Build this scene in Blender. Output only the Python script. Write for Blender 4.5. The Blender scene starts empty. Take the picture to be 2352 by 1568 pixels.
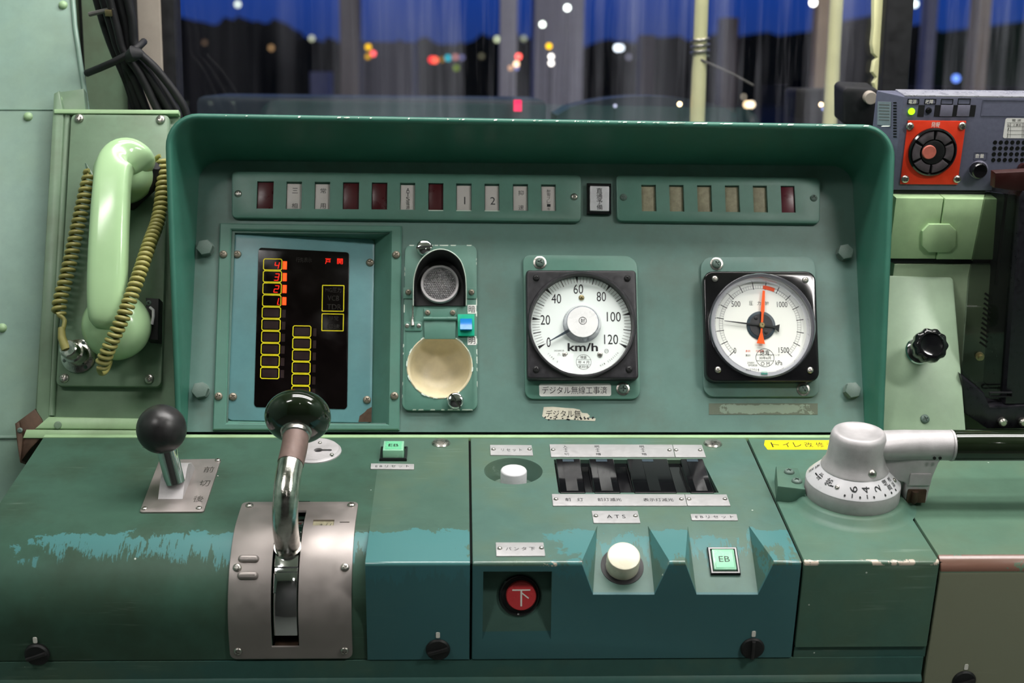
import bpy, bmesh, math, random
from math import sin, cos, pi, radians
from mathutils import Vector, Matrix
random.seed(7)
SC = bpy.context.scene
COL = SC.collection

# ------------------------------------------------------------------ camera
# "desk space": x right, y forward, z up from the desk top; BASE slopes the whole
# driving desk 10 degrees towards the driver and lifts it off the floor.
BASE = Matrix.Translation((0, 0, 0.80)) @ Matrix.Rotation(radians(10), 4, 'X')
CAMP = Vector((-0.020118, -1.32, 0.623151))
PIT, YAW, ROL, FPX = radians(21.30837), radians(2.38723), radians(1.05408), 3108.75
TILT = radians(32.65932)
_fw = Vector((sin(YAW) * cos(PIT), cos(YAW) * cos(PIT), -sin(PIT)))
_r = Vector((cos(YAW), -sin(YAW), 0)); _u = _r.cross(_fw)
CR = _r * cos(ROL) + _u * sin(ROL); CU = -_r * sin(ROL) + _u * cos(ROL); CF = _fw
cam = bpy.data.cameras.new('camera'); camo = bpy.data.objects.new('camera', cam); COL.objects.link(camo)
m = Matrix(((CR.x, CU.x, -CF.x, CAMP.x), (CR.y, CU.y, -CF.y, CAMP.y), (CR.z, CU.z, -CF.z, CAMP.z), (0, 0, 0, 1)))
camo.matrix_world = BASE @ m
cam.sensor_width = 36; cam.lens = FPX / 2352 * 36; cam.clip_start = .05; cam.clip_end = 400
cam.dof.use_dof = True; cam.dof.focus_distance = 1.36; cam.dof.aperture_fstop = 6.0
SC.camera = camo

# ------------------------------------------------------------------ sky, lamps, exposure
w = bpy.data.worlds.new('dusk_sky'); SC.world = w; w.use_nodes = True
wt = w.node_tree; wt.nodes.clear()
wo = wt.nodes.new('ShaderNodeOutputWorld'); bg = wt.nodes.new('ShaderNodeBackground')
tc = wt.nodes.new('ShaderNodeTexCoord'); sx = wt.nodes.new('ShaderNodeSeparateXYZ'); rp = wt.nodes.new('ShaderNodeValToRGB')
wt.links.new(tc.outputs['Generated'], sx.inputs[0]); wt.links.new(sx.outputs['Z'], rp.inputs[0])
rp.color_ramp.elements[0].position = 0.0; rp.color_ramp.elements[0].color = (.012, .035, .16, 1)
rp.color_ramp.elements[1].position = .09; rp.color_ramp.elements[1].color = (.004, .05, .36, 1)
e = rp.color_ramp.elements.new(.5); e.color = (.004, .02, .13, 1)
wt.links.new(rp.outputs[0], bg.inputs[0]); bg.inputs[1].default_value = .8
wt.links.new(bg.outputs[0], wo.inputs[0])

def area(name, loc, rot, sx_, sy_, power, col):
    l = bpy.data.lights.new(name, 'AREA'); l.shape = 'RECTANGLE'; l.size = sx_; l.size_y = sy_
    l.energy = power; l.color = col
    o = bpy.data.objects.new(name, l); o.location = loc; o.rotation_euler = rot; COL.objects.link(o)
    return o
area('ceiling_tube_light', (.28, -.02, 2.19), (0, 0, 0), 1.5, .18, 14.0, (1.0, .97, .94))
area('second_tube_light', (.28, -.32, 2.19), (0, 0, 0), 1.5, .16, 14.0, (1.0, .97, .94))
area('side_fill_light', (1.2, -1.15, 2.1), (radians(20), radians(25), 0), .45, .12, 11.0, (1.0, .96, .93))  # added fill from the right rear, brightens surfaces that face the driver
area('far_side_fill_light', (-.85, -1.15, 2.1), (radians(20), radians(-25), 0), .45, .12, 5.0, (1.0, .96, .94))  # added unseen fill from the left rear
area('rear_lamp_light', (.265, -2.13, 2.19), (radians(25), 0, 0), .05, .085, .6, (1.0, .96, .93))
area('outside_fill_light', (.5, 1.15, 3.2), (radians(25), 0, 0), 2.0, .4, 60.0, (1.0, .93, .80))  # added fill so that the poles and posts outside show up
SC.view_settings.view_transform = 'Standard'; SC.view_settings.look = 'None'
SC.view_settings.gamma = 1; SC.view_settings.use_curve_mapping = False
SC.view_settings.exposure = 0.24

# ------------------------------------------------------------------ frames
class Fr:
    """A working plane in desk space: origin O, axes U, V and normal N = U x V."""
    def __init__(s, O, U, V):
        s.O = Vector(O); s.U = Vector(U).normalized(); V = Vector(V); V = V - s.U * V.dot(s.U); s.V = V.normalized()
        s.N = s.U.cross(s.V)
        s.m = Matrix(((s.U.x, s.V.x, s.N.x, s.O.x), (s.U.y, s.V.y, s.N.y, s.O.y), (s.U.z, s.V.z, s.N.z, s.O.z), (0, 0, 0, 1)))
    def at(s, x, y, h=0.0):
        d = CF + CR * ((x - 1176) / FPX) + CU * ((784 - y) / FPX)
        t = (s.O + s.N * h - CAMP).dot(s.N) / d.dot(s.N)
        q = CAMP + d * t - s.O
        return (q.dot(s.U), q.dot(s.V))
    def at3(s, x, y, h=0.0):
        u, v = s.at(x, y, h); return Vector((u, v, h))
    def pts(s, l, h=0.0): return [s.at(x, y, h) for x, y in l]
    def desk(s, u, v, h=0.0): return s.O + s.U * u + s.V * v + s.N * h
FE = -0.2666
P = Fr((0, 0, 0), (1, 0, 0), (0, sin(TILT), cos(TILT)))
D = Fr((0, 0, 0), (1, 0, 0), (0, 1, 0))
F = Fr((0, FE, 0), (1, 0, 0), (0, 0, 1))
ZD = (BASE.to_3x3().inverted() @ Vector((0, 0, 1)))
K = Fr((0, .25, 0), (1, 0, 0), (0, 0, 1))
Wn = Fr((0, .36, 0), (1, 0, 0), ZD)
R = Fr((0, .10, 0), (1, 0, 0), (0, 0, 1))
G = Fr((0, .085, 0), (1, 0, 0), (0, 0, 1))

# ------------------------------------------------------------------ materials
def lin(r, g, b):
    f = lambda c: (c / 12.92 if c <= .04045 else ((c + .055) / 1.055) ** 2.4)
    return (f(r / 255), f(g / 255), f(b / 255), 1)
class NT:
    def __init__(s, name):
        s.m = bpy.data.materials.new(name); s.m.use_nodes = True; s.t = s.m.node_tree; s.t.nodes.clear()
        s.out = s.n('ShaderNodeOutputMaterial')
    def n(s, k, **kw):
        x = s.t.nodes.new(k)
        for a, b in kw.items(): setattr(x, a, b)
        return x
    def l(s, a, b): s.t.links.new(a, b)
    def coord(s): return s.n('ShaderNodeTexCoord').outputs['Object']
    def noise(s, vec, scale, detail=4, rough=.6, dist=0):
        x = s.n('ShaderNodeTexNoise'); x.inputs['Scale'].default_value = scale; x.inputs['Detail'].default_value = detail
        x.inputs['Roughness'].default_value = rough; x.inputs['Distortion'].default_value = dist
        s.l(vec, x.inputs['Vector']); return x.outputs['Fac']
    def scalev(s, vec, sc):
        x = s.n('ShaderNodeMapping'); x.inputs['Scale'].default_value = sc; s.l(vec, x.inputs[0]); return x.outputs[0]
    def rng(s, v, a, b, c=0., d=1.):
        x = s.n('ShaderNodeMapRange'); x.inputs[1].default_value = a; x.inputs[2].default_value = b
        x.inputs[3].default_value = c; x.inputs[4].default_value = d
        s.l(v, x.inputs[0]); return x.outputs[0]
    def math(s, op, a, b=None):
        x = s.n('ShaderNodeMath', operation=op)
        for i, q in enumerate((a, b)):
            if q is None: continue
            if isinstance(q, (int, float)): x.inputs[i].default_value = q
            else: s.l(q, x.inputs[i])
        return x.outputs[0]
    def mix(s, f, a, b):
        x = s.n('ShaderNodeMix', data_type='RGBA')
        for i, q in ((0, f), (6, a), (7, b)):
            if isinstance(q, (int, float)): x.inputs[i].default_value = q
            elif isinstance(q, tuple): x.inputs[i].default_value = q
            else: s.l(q, x.inputs[i])
        return x.outputs[2]
    def bsdf(s, col, rough=.5, metal=0., spec=.5, bump=None, bstr=.1, bdist=.0005, coat=0):
        b = s.n('ShaderNodeBsdfPrincipled')
        for k, q in (('Base Color', col), ('Roughness', rough), ('Metallic', metal), ('Specular IOR Level', spec), ('Coat Weight', coat)):
            if isinstance(q, (int, float, tuple)): b.inputs[k].default_value = q
            else: s.l(q, b.inputs[k])
        if bump is not None:
            bn = s.n('ShaderNodeBump'); bn.inputs['Strength'].default_value = bstr; bn.inputs['Distance'].default_value = bdist
            s.l(bump, bn.inputs['Height']); s.l(bn.outputs[0], b.inputs['Normal'])
        s.l(b.outputs[0], s.out.inputs[0]); return b
def dim(c, k): return (c[0] * k, c[1] * k, c[2] * k, 1)
def simple(name, col, rough=.5, metal=0., spec=.5, var=.12, scale=60, bstr=.06, coat=0, rvar=.1):
    """plain finish with a little procedural mottling"""
    t = NT(name); v = t.coord(); n = t.noise(v, scale)
    c = t.mix(t.rng(n, .3, .7), dim(col, 1 - var), dim(col, 1 + var))
    r = t.rng(n, .3, .7, max(0, rough - rvar), min(1, rough + rvar))
    t.bsdf(c, r, metal, spec, t.noise(v, 900, 2), bstr, .0003, coat); return t.m
def glow(name, col, strength):
    t = NT(name); e = t.n('ShaderNodeEmission'); e.inputs[0].default_value = col; e.inputs[1].default_value = strength
    t.l(e.outputs[0], t.out.inputs[0]); return t.m
def paint(name, col, dirt, spec=.5, rough=.38, amt=.5, scale=9, specks=.0, bstr=.12):
    """sprayed metal paint: slow colour drift, grime patches, orange peel, a few white specks"""
    t = NT(name); v = t.coord()
    n1 = t.noise(v, scale, 5, .65); n2 = t.noise(v, 45, 5, .7); n3 = t.noise(v, 700, 2)
    c = t.mix(t.rng(n2, .3, .75), dim(col, .92), dim(col, 1.08))
    c = t.mix(t.math('MULTIPLY', t.rng(n1, .48, .72), amt), c, dirt)
    if specks:
        vo = t.n('ShaderNodeTexVoronoi'); vo.inputs['Scale'].default_value = 42; t.l(v, vo.inputs['Vector'])
        c = t.mix(t.math('MULTIPLY', t.math('LESS_THAN', vo.outputs['Distance'], .034), t.math('GREATER_THAN', n1, .52)), c, (.55, .62, .56, 1))
    t.bsdf(c, t.rng(n1, .3, .7, rough - .07, rough + .13), 0, spec, n3, bstr, .0002); return t.m

PALE = lin(158, 190, 146)
M = {}
M['panel'] = paint('grey_green_panel_paint', lin(94, 126, 118), lin(88, 104, 94), rough=.42, amt=.75)
M['strip'] = paint('strip_paint', lin(84, 128, 114), lin(80, 108, 96), rough=.40)
M['hood'] = paint('hood_green_paint', lin(56, 110, 94), lin(58, 120, 104), rough=.36)
M['monplate'] = paint('blue_grey_plate_paint', lin(100, 146, 150), lin(96, 130, 128), rough=.34)
M['bolt'] = paint('painted_bolt', lin(98, 118, 110), lin(70, 80, 70), rough=.4)
M['pale'] = paint('pale_green_paint', PALE, lin(120, 135, 100), rough=.34, amt=.55)
M['pale2'] = paint('pale_green_wall_paint', lin(122, 150, 138), lin(128, 152, 120), rough=.30, amt=.4, scale=5)
M['cabinet'] = paint('bright_pale_green_paint', lin(176, 208, 158), lin(150, 176, 136), rough=.4, amt=.4)
M['cabinet_low'] = paint('lower_pale_green_paint', lin(172, 194, 160), lin(140, 158, 128), rough=.4, amt=.4)
M['knobplate'] = paint('sage_plate_paint', lin(156, 180, 152), lin(138, 158, 132), rough=.36, amt=.4)
M['plate_green'] = paint('worn_green_plate_paint', lin(112, 136, 112), lin(96, 104, 84), rough=.36, amt=.7)
M['phone'] = simple('pale_green_phone_plastic', lin(172, 206, 158), .16, 0, .5, .04, 20, .02)
M['cord'] = simple('olive_cord_rubber', lin(150, 145, 84), .42, 0, .5, .2, 40)
M['steel'] = simple('worn_steel', lin(190, 186, 180), .32, 1., .5, .2, 200)
M['chrome'] = simple('chrome', (.80, .80, .82, 1), .07, 1., .5, .04, 60, .01, rvar=.04)
M['chromeworn'] = simple('worn_chrome', (.62, .60, .56, 1), .16, 1., .5, .25, 160, .3, rvar=.08)
M['alu'] = simple('cast_aluminium', lin(186, 182, 184), .5, .3, .5, .14, 55, .25)
M['satin'] = simple('satin_nickel_plate', lin(160, 152, 149), .5, .75, .5, .06, 30, .05)
M['label'] = simple('brushed_label_plate', lin(186, 184, 185), .45, .35, .5, .05, 200, .02)
M['black'] = simple('gloss_black', (.006, .006, .007, 1), .12, 0, .5, .2, 30, .01, rvar=.04)
M['switchblack'] = simple('switch_cover_black', (.005, .005, .006, 1), .10, 0, .28, .2, 30, .01, rvar=.04)
M['oldsteel'] = simple('tarnished_screw', lin(142, 134, 120), .42, .6, .5, .2, 300, .1)
M['blackmat'] = simple('matt_black', (.012, .012, .013, 1), .5, 0, .4, .3, 60)
M['bezel'] = simple('black_gauge_bezel', (.022, .021, .025, 1), .42, 0, .5, .25, 160, .25)
M['rubber'] = simple('dark_rubber', (.010, .010, .012, 1), .6, 0, .4, .3, 60)
M['ball'] = simple('worn_black_ball', (.020, .019, .020, 1), .36, 0, .5, .3, 60, .12)
M['knobgreen'] = simple('dark_green_black_knob', (.008, .014, .006, 1), .10, 0, .55, .2, 30, .01, coat=.4, rvar=.03)
M['brown'] = simple('brown_sleeve', lin(118, 98, 92), .55, .2, .4, .12, 200, .2)
M['rust'] = simple('rusty_dark_steel', lin(84, 66, 54), .5, .5, .4, .35, 80, .3)
M['white'] = simple('white_plastic', lin(216, 214, 218), .30, 0, .5, .03, 50, .02)
M['ivory'] = simple('ivory_plastic', lin(226, 220, 198), .30, 0, .5, .04, 50, .02)
M['red'] = simple('red_button_plastic', lin(200, 62, 66), .30, 0, .5, .05, 50)
M['redpaint'] = simple('red_plate_paint', lin(228, 60, 32), .42, 0, .4, .06, 120)
M['ink'] = simple('black_ink', (.012, .013, .015, 1), .5, 0, .3, .1, 60)
M['inkgrey'] = simple('grey_ink', lin(96, 94, 92), .5, 0, .3, .1, 60)
M['inklight'] = simple('pale_grey_ink', lin(160, 165, 165), .5, 0, .3, .1, 60)
M['inkred'] = simple('red_ink', lin(236, 84, 40), .5, 0, .3, .1, 60)
M['inkwhite'] = simple('white_ink', lin(240, 236, 228), .5, 0, .3, .05, 60)
M['cut'] = simple('engraved_shadow_grey', lin(74, 70, 66), .55, .4, .3, .1, 60)
M['dial'] = simple('white_dial', lin(244, 252, 249), .5, 0, .3, .015, 8, .01)
M['dial2'] = simple('white_dial_warm', lin(243, 245, 238), .5, 0, .3, .015, 8, .01)
M['paper'] = simple('white_sticker', lin(236, 234, 230), .5, 0, .3, .03, 60)
M['torn'] = simple('dirty_torn_sticker', lin(214, 208, 190), .6, 0, .3, .12, 90)
M['residue'] = None
M['yellow'] = simple('yellow_tape', lin(250, 226, 24), .45, 0, .4, .03, 60)
M['screen'] = simple('black_screen_glass', (.0035, .0022, .0022, 1), .16, 0, .2, .3, 40, .0)
M['screendim'] = simple('unlit_red_segment', lin(30, 12, 12), .4, 0, .3, .1, 40)
M['screenfaint'] = simple('faint_screen_print', lin(34, 30, 26), .4, 0, .3, .1, 40)
M['yline'] = simple('yellow_screen_print', lin(228, 214, 28), .4, 0, .3, .05, 40)
M['lit'] = glow('lit_red_segment', (1.0, .03, .015, 1), 1.1)
M['litbar'] = glow('lit_orange_red_bar', (1.0, .055, .010, 1), 2.3)
M['lensred'] = simple('dark_red_lens', lin(70, 14, 20), .3, 0, .4, .1, 40)
M['lensred2'] = simple('dark_wine_lens', lin(88, 22, 36), .3, 0, .4, .1, 40)
M['lenswhite'] = simple('milky_lens', lin(196, 190, 186), .4, 0, .4, .05, 60)
M['lensbeige'] = simple('beige_lens', lin(150, 144, 120), .5, 0, .3, .22, 160)
M['lamplens'] = simple('prismatic_lens', (.42, .41, .42, 1), .3, .7, .5, .1, 60)
M['cream'] = simple('cream_reflector', lin(214, 202, 170), .42, 0, .4, .10, 60)
M['chip'] = simple('chipped_edge_primer', lin(214, 226, 214), .5, 0, .3, .1, 90)
M['teal'] = simple('teal_switch_plastic', lin(0, 176, 140), .35, 0, .5, .04, 40)
M['blue'] = simple('blue_rocker_plastic', lin(18, 130, 214), .28, 0, .5, .04, 40)
M['greenbtn'] = simple('mint_button_plastic', lin(108, 192, 146), .3, 0, .5, .04, 40)
M['greenclear'] = simple('clear_mint_bezel', lin(140, 196, 164), .2, 0, .5, .04, 40)
M['needle'] = simple('slate_needle', lin(52, 66, 76), .4, 0, .4, .05, 40)
M['orange'] = simple('orange_needle', lin(255, 92, 18), .4, 0, .4, .03, 40)
M['brass'] = simple('dull_brass', lin(160, 148, 110), .35, .9, .5, .1, 100)
M['hub'] = simple('white_hub', lin(238, 238, 238), .32, .1, .5, .03, 60)
M['radio'] = simple('slate_radio_plastic', lin(88, 90, 108), .5, 0, .4, .08, 260, .12)
M['radio2'] = simple('light_slate_cap', lin(120, 118, 136), .5, 0, .4, .08, 260, .1)
M['radiolabel'] = simple('silver_grey_label', lin(140, 150, 158), .5, .2, .4, .08, 260, .1)
M['button_dark'] = simple('smoky_black_cap', lin(84, 78, 82), .14, 0, .6, .2, 90, .1)
M['coral'] = simple('coral_pushbutton', lin(200, 110, 96), .4, 0, .4, .1, 200)
M['led'] = glow('green_led', (.30, 1.0, .01, 1), 2.2)
M['litpink'] = glow('crimson_reflection_glow', (1.0, .01, .10, 1), 1.3)
M['mirror_edge'] = simple('bright_trim', lin(190, 190, 198), .3, .6, .5, .1, 60)
M['maroon'] = simple('maroon_plastic', lin(48, 15, 14), .4, 0, .5, .15, 60)
M['monitor'] = simple('black_monitor_case', (.012, .011, .016, 1), .35, 0, .5, .3, 200, .1)
M['beigepost'] = simple('beige_post_paint', lin(160, 150, 140), .5, 0, .4, .06, 60)
M['creampole'] = simple('cream_pole_paint', lin(224, 222, 172), .45, 0, .4, .06, 30)
M['greypole'] = simple('grey_outside_paint', lin(150, 150, 158), .6, 0, .4, .12, 20)
M['brownpole'] = simple('brown_outside_paint', lin(118, 104, 90), .6, 0, .4, .12, 20)
M['tree'] = simple('dark_tree_line', (.006, .010, .008, 1), .9, 0, .1, .5, .6)
M['ground'] = simple('dark_track_ballast', (.012, .013, .016, 1), .9, 0, .2, .4, 3)
M['cowl'] = simple('dark_blue_standin', (.010, .020, .032, 1), .5, 0, .3, .3, 8)
M['floor'] = simple('grey_floor_vinyl', lin(92, 96, 92), .5, 0, .4, .1, 20)
M['ceiling'] = simple('cream_ceiling_panel', lin(214, 216, 200), .5, 0, .4, .05, 10)
M['backwall'] = simple('dark_curtained_back_wall', lin(66, 66, 64), .45, 0, .4, .08, 8)
M['seam'] = simple('dark_seam', (.008, .009, .008, 1), .8, 0, .1, .2, 60)

def mk_wear():
    """Desk paint: green top coat with brown grease scuffs, rubbed through to turquoise along the
    front crest, bare chips on the edge. Object coordinates are desk metres."""
    def one(name, base, rustcrest_litfront=False, chips=True, wear=True, xmin=-.405, scuff=(92, 108, 84), amt=.62, front=False):
        t = NT(name); v = t.coord(); s = t.n('ShaderNodeSeparateXYZ'); t.l(v, s.inputs[0])
        X, Y, Z = s.outputs
        n1 = t.noise(v, 7, 5, .62); n2 = t.noise(v, 38, 6, .7, .4); n3 = t.noise(v, 700, 2)
        n4 = t.noise(t.scalev(v, (60, 8, 8)), 1.6, 6, .75)
        ns = t.noise(t.scalev(v, (12, 160, 160)), 1.0, 3, .6)
        c = t.mix(t.rng(n2, .3, .75), dim(base, .90), dim(base, 1.1))
        c = t.mix(t.math('MULTIPLY', t.rng(n1, .44, .68), amt), c, lin(*scuff))
        c = t.mix(t.math('MULTIPLY', t.rng(ns, .60, .72), t.rng(n1, .50, .62, 0, .30)), c, lin(150, 172, 158))
        if wear:
            a = t.math('LESS_THAN', t.math('ADD', Y, t.math('MULTIPLY', t.math('SUBTRACT', n2, .5), .045)), -.2085)
            b = t.math('GREATER_THAN', t.math('ADD', Z, t.math('MULTIPLY', t.math('SUBTRACT', n4, .5), .075)), -.013)
            xr = t.math('GREATER_THAN', t.math('ADD', X, t.math('MULTIPLY', t.math('SUBTRACT', n2, .5), .14)), xmin)
            k = t.math('MULTIPLY', t.math('MULTIPLY', a, b), xr)
            hole = t.math('LESS_THAN', t.math('ADD', n1, t.math('MULTIPLY', n4, .45)), .77)
            k = t.math('MULTIPLY', k, hole)
            c = t.mix(k, c, lin(74, 124, 124))
        ed = t.math('LESS_THAN', t.math('ABSOLUTE', t.math('ADD', Y, .2655)), .0026 if not rustcrest_litfront else .011)
        ed = t.math('MULTIPLY', ed, t.math('LESS_THAN', t.math('ABSOLUTE', t.math('ADD', Z, .001)), .0030 if not rustcrest_litfront else .010))
        if front: c = t.mix(t.math('MULTIPLY', t.math('MULTIPLY', t.math('LESS_THAN', Z, -.0035), t.math('LESS_THAN', Y, -.2645)), .75), c, lin(60, 108, 116))
        if rustcrest_litfront:
            c = t.mix(t.math('MULTIPLY', t.math('LESS_THAN', Z, -.012), .75), c, lin(156, 154, 132))  # front face painted lighter for lamp light falling on it, over its brownish tone
            c = t.mix(t.math('MULTIPLY', ed, t.math('GREATER_THAN', n2, .40)), c, lin(116, 84, 72))
            a = t.math('LESS_THAN', t.math('ADD', Y, t.math('MULTIPLY', t.math('SUBTRACT', n1, .5), .09)), -.252)
            c = t.mix(t.math('MULTIPLY', a, t.math('GREATER_THAN', Z, -.004)), c, lin(112, 82, 70))
        elif chips:
            c = t.mix(t.math('MULTIPLY', ed, t.math('GREATER_THAN', n2, .61 if wear else .55)), c, lin(206, 190, 174))
            c = t.mix(t.math('MULTIPLY', ed, t.math('LESS_THAN', n2, .36)), c, lin(96, 66, 54))
        vo = t.n('ShaderNodeTexVoronoi'); vo.inputs['Scale'].default_value = 34; t.l(v, vo.inputs['Vector'])
        c = t.mix(t.math('MULTIPLY', t.math('LESS_THAN', vo.outputs['Distance'], .030), t.math('GREATER_THAN', n1, .5)), c, (.55, .62, .56, 1))
        t.bsdf(c, t.math('SUBTRACT', t.rng(n1, .3, .7, .36, .56), t.math('MULTIPLY', ed, .24)), 0, t.math('ADD', .30, t.math('MULTIPLY', ed, .5)), n3, .10, .0002)
        return t.m
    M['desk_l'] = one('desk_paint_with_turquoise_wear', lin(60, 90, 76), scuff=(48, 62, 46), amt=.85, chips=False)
    M['desk_m'] = one('desk_paint_sharp_part', lin(72, 100, 88), chips=False, front=True)
    M['desk_c'] = one('desk_paint_centre', lin(80, 110, 101), xmin=.072, front=True)
    M['desk_b'] = one('desk_paint_glossy', lin(80, 114, 100), wear=False)
    M['desk_r'] = one('desk_paint_brownish_lit_front', lin(84, 114, 96), rustcrest_litfront=True, wear=False)
    M['desk_skirt'] = one('desk_skirt_paint', lin(62, 100, 94), wear=False, chips=False)
mk_wear()

def mk_residue():
    t = NT('sticker_glue_residue'); v = t.coord(); n = t.noise(v, 90, 5, .7)
    s = t.n('ShaderNodeSeparateXYZ'); t.l(v, s.inputs[0])
    e_ = t.math('MAXIMUM', t.math('MULTIPLY', t.math('ABSOLUTE', s.outputs[0]), 1 / .062), t.math('MULTIPLY', t.math('ABSOLUTE', s.outputs[1]), 1 / .0066))
    k = t.math('LESS_THAN', t.math('ADD', e_, t.math('MULTIPLY', t.math('SUBTRACT', n, .5), 1.5)), .72)
    c = t.mix(k, lin(98, 106, 92), lin(128, 144, 128))
    t.bsdf(c, .7, 0, .3, n, .3, .0004); M['residue'] = t.m
mk_residue()

def mk_glass(name, haze=0., streak=False, tint=(1, 1, 1, 1), gloss=1.0):
    """thin clear pane: mostly transparent, Fresnel reflection, optional film of dirt streaks"""
    t = NT(name); tr = t.n('ShaderNodeBsdfTransparent'); tr.inputs[0].default_value = tint
    gl = t.n('ShaderNodeBsdfGlossy'); gl.inputs['Roughness'].default_value = .02
    lw = t.n('ShaderNodeLayerWeight'); lw.inputs[0].default_value = .5
    fz = t.math('ADD', t.math('MULTIPLY', t.math('POWER', lw.outputs['Facing'], 5.), .95), .05)
    mx = t.n('ShaderNodeMixShader'); t.l(t.math('MULTIPLY', fz, gloss), mx.inputs[0]); t.l(tr.outputs[0], mx.inputs[1]); t.l(gl.outputs[0], mx.inputs[2])
    last = mx.outputs[0]
    if haze:
        df = t.n('ShaderNodeBsdfDiffuse'); df.inputs[0].default_value = (.62, .62, .72, 1)
        v = t.coord(); n = t.noise(t.scalev(v, (1, .05, 1)), 26, 5, .62); n2 = t.noise(v, 5, 3)
        n3 = t.noise(t.scalev(v, (1, .12, 1)), 7, 3, .6)
        sp = t.n('ShaderNodeSeparateXYZ'); t.l(v, sp.inputs[0]); gx = t.rng(sp.outputs[0], -.30, -.02, .10, 1.)
        f = t.math('MULTIPLY', t.rng(n, .46, .74), t.rng(n2, .30, .70, .35, 1))
        f = t.math('MULTIPLY', t.math('ADD', f, t.math('MULTIPLY', t.rng(n3, .52, .72), .6)), gx)
        f = t.math('MULTIPLY', f, haze) if streak else haze
        m2 = t.n('ShaderNodeMixShader')
        if isinstance(f, float): m2.inputs[0].default_value = f
        else: t.l(f, m2.inputs[0])
        t.l(last, m2.inputs[1]); t.l(df.outputs[0], m2.inputs[2]); last = m2.outputs[0]
    t.l(last, t.out.inputs[0]); return t.m
M['pane'] = mk_glass('dirty_windscreen_glass', .14, True)
M['gaugeglass'] = mk_glass('gauge_glass')
M['smoked'] = mk_glass('smoked_acrylic', 0, False, (.50, .52, .50, 1))
M['clearrim'] = mk_glass('clear_rim_glass', .10, False, (.86, .86, .92, 1), 3.0)
# ------------------------------------------------------------------ shape builders
def arcpoly(pts, r, n=5, closed=True):
    """polygon / path with rounded corners; r number or list"""
    out = []; N = len(pts)
    for i, p in enumerate(pts):
        p = Vector(p); rr = r[i] if isinstance(r, (list, tuple)) else r
        if (not closed and i in (0, N - 1)) or rr <= 0: out.append(tuple(p)); continue
        a = (Vector(pts[i - 1]) - p); b = (Vector(pts[(i + 1) % N]) - p)
        th = a.angle(b) / 2; d = min(rr / math.tan(th), a.length * .49, b.length * .49)
        q0 = p + a.normalized() * d; q2 = p + b.normalized() * d
        # circular fillet
        R_ = d * math.tan(th); c = p + (a.normalized() + b.normalized()).normalized() * (R_ / sin(th))
        v0 = q0 - c; v2 = q2 - c
        for k in range(n + 1):
            f = k / n; w_ = v0.angle(v2)
            vv = (v0 * sin((1 - f) * w_) + v2 * sin(f * w_)) / sin(w_)
            out.append(tuple(c + vv))
    return out
def rect(u0, v0, u1, v1, r=0, n=4):
    u0, u1 = min(u0, u1), max(u0, u1); v0, v1 = min(v0, v1), max(v0, v1)
    q = [(u0, v0), (u1, v0), (u1, v1), (u0, v1)]
    return arcpoly(q, r, n) if r else q
def circ(c, r, n=40, a0=0): return [(c[0] + r * cos(a0 + 2 * pi * i / n), c[1] + r * sin(a0 + 2 * pi * i / n)) for i in range(n)]
def ccw(p):
    s = sum(p[i][0] * p[(i + 1) % len(p)][1] - p[(i + 1) % len(p)][0] * p[i][1] for i in range(len(p)))
    return p if s > 0 else p[::-1]
def inset(p, d):
    """shift each edge of a CCW polygon inwards by d"""
    if d == 0: return list(p)
    N = len(p); out = []
    for i in range(N):
        a, b, c = Vector(p[i - 1][:2]), Vector(p[i][:2]), Vector(p[(i + 1) % N][:2])
        e1 = (b - a); e2 = (c - b)
        if e1.length < 1e-9 or e2.length < 1e-9: out.append(tuple(b)); continue
        n1 = Vector((-e1.y, e1.x)).normalized(); n2 = Vector((-e2.y, e2.x)).normalized()
        k = (n1 + n2); k = k / max(.3, (1 + n1.dot(n2)))
        out.append(tuple(b + k * d))
    return out
_TXT = {}
def glyphs(s, bold=0):
    if (s, bold) in _TXT: return _TXT[(s, bold)]
    c = bpy.data.curves.new('t', 'FONT'); c.body = s; c.resolution_u = 3; c.offset = bold
    o = bpy.data.objects.new('t', c); COL.objects.link(o)
    dg = bpy.context.evaluated_depsgraph_get(); me = bpy.data.meshes.new_from_object(o.evaluated_get(dg))
    vs = [v.co.xy.copy() for v in me.vertices]; fs = [tuple(p.vertices) for p in me.polygons]
    bpy.data.objects.remove(o); bpy.data.curves.remove(c); bpy.data.meshes.remove(me)
    _TXT[(s, bold)] = (vs, fs); return vs, fs

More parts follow.
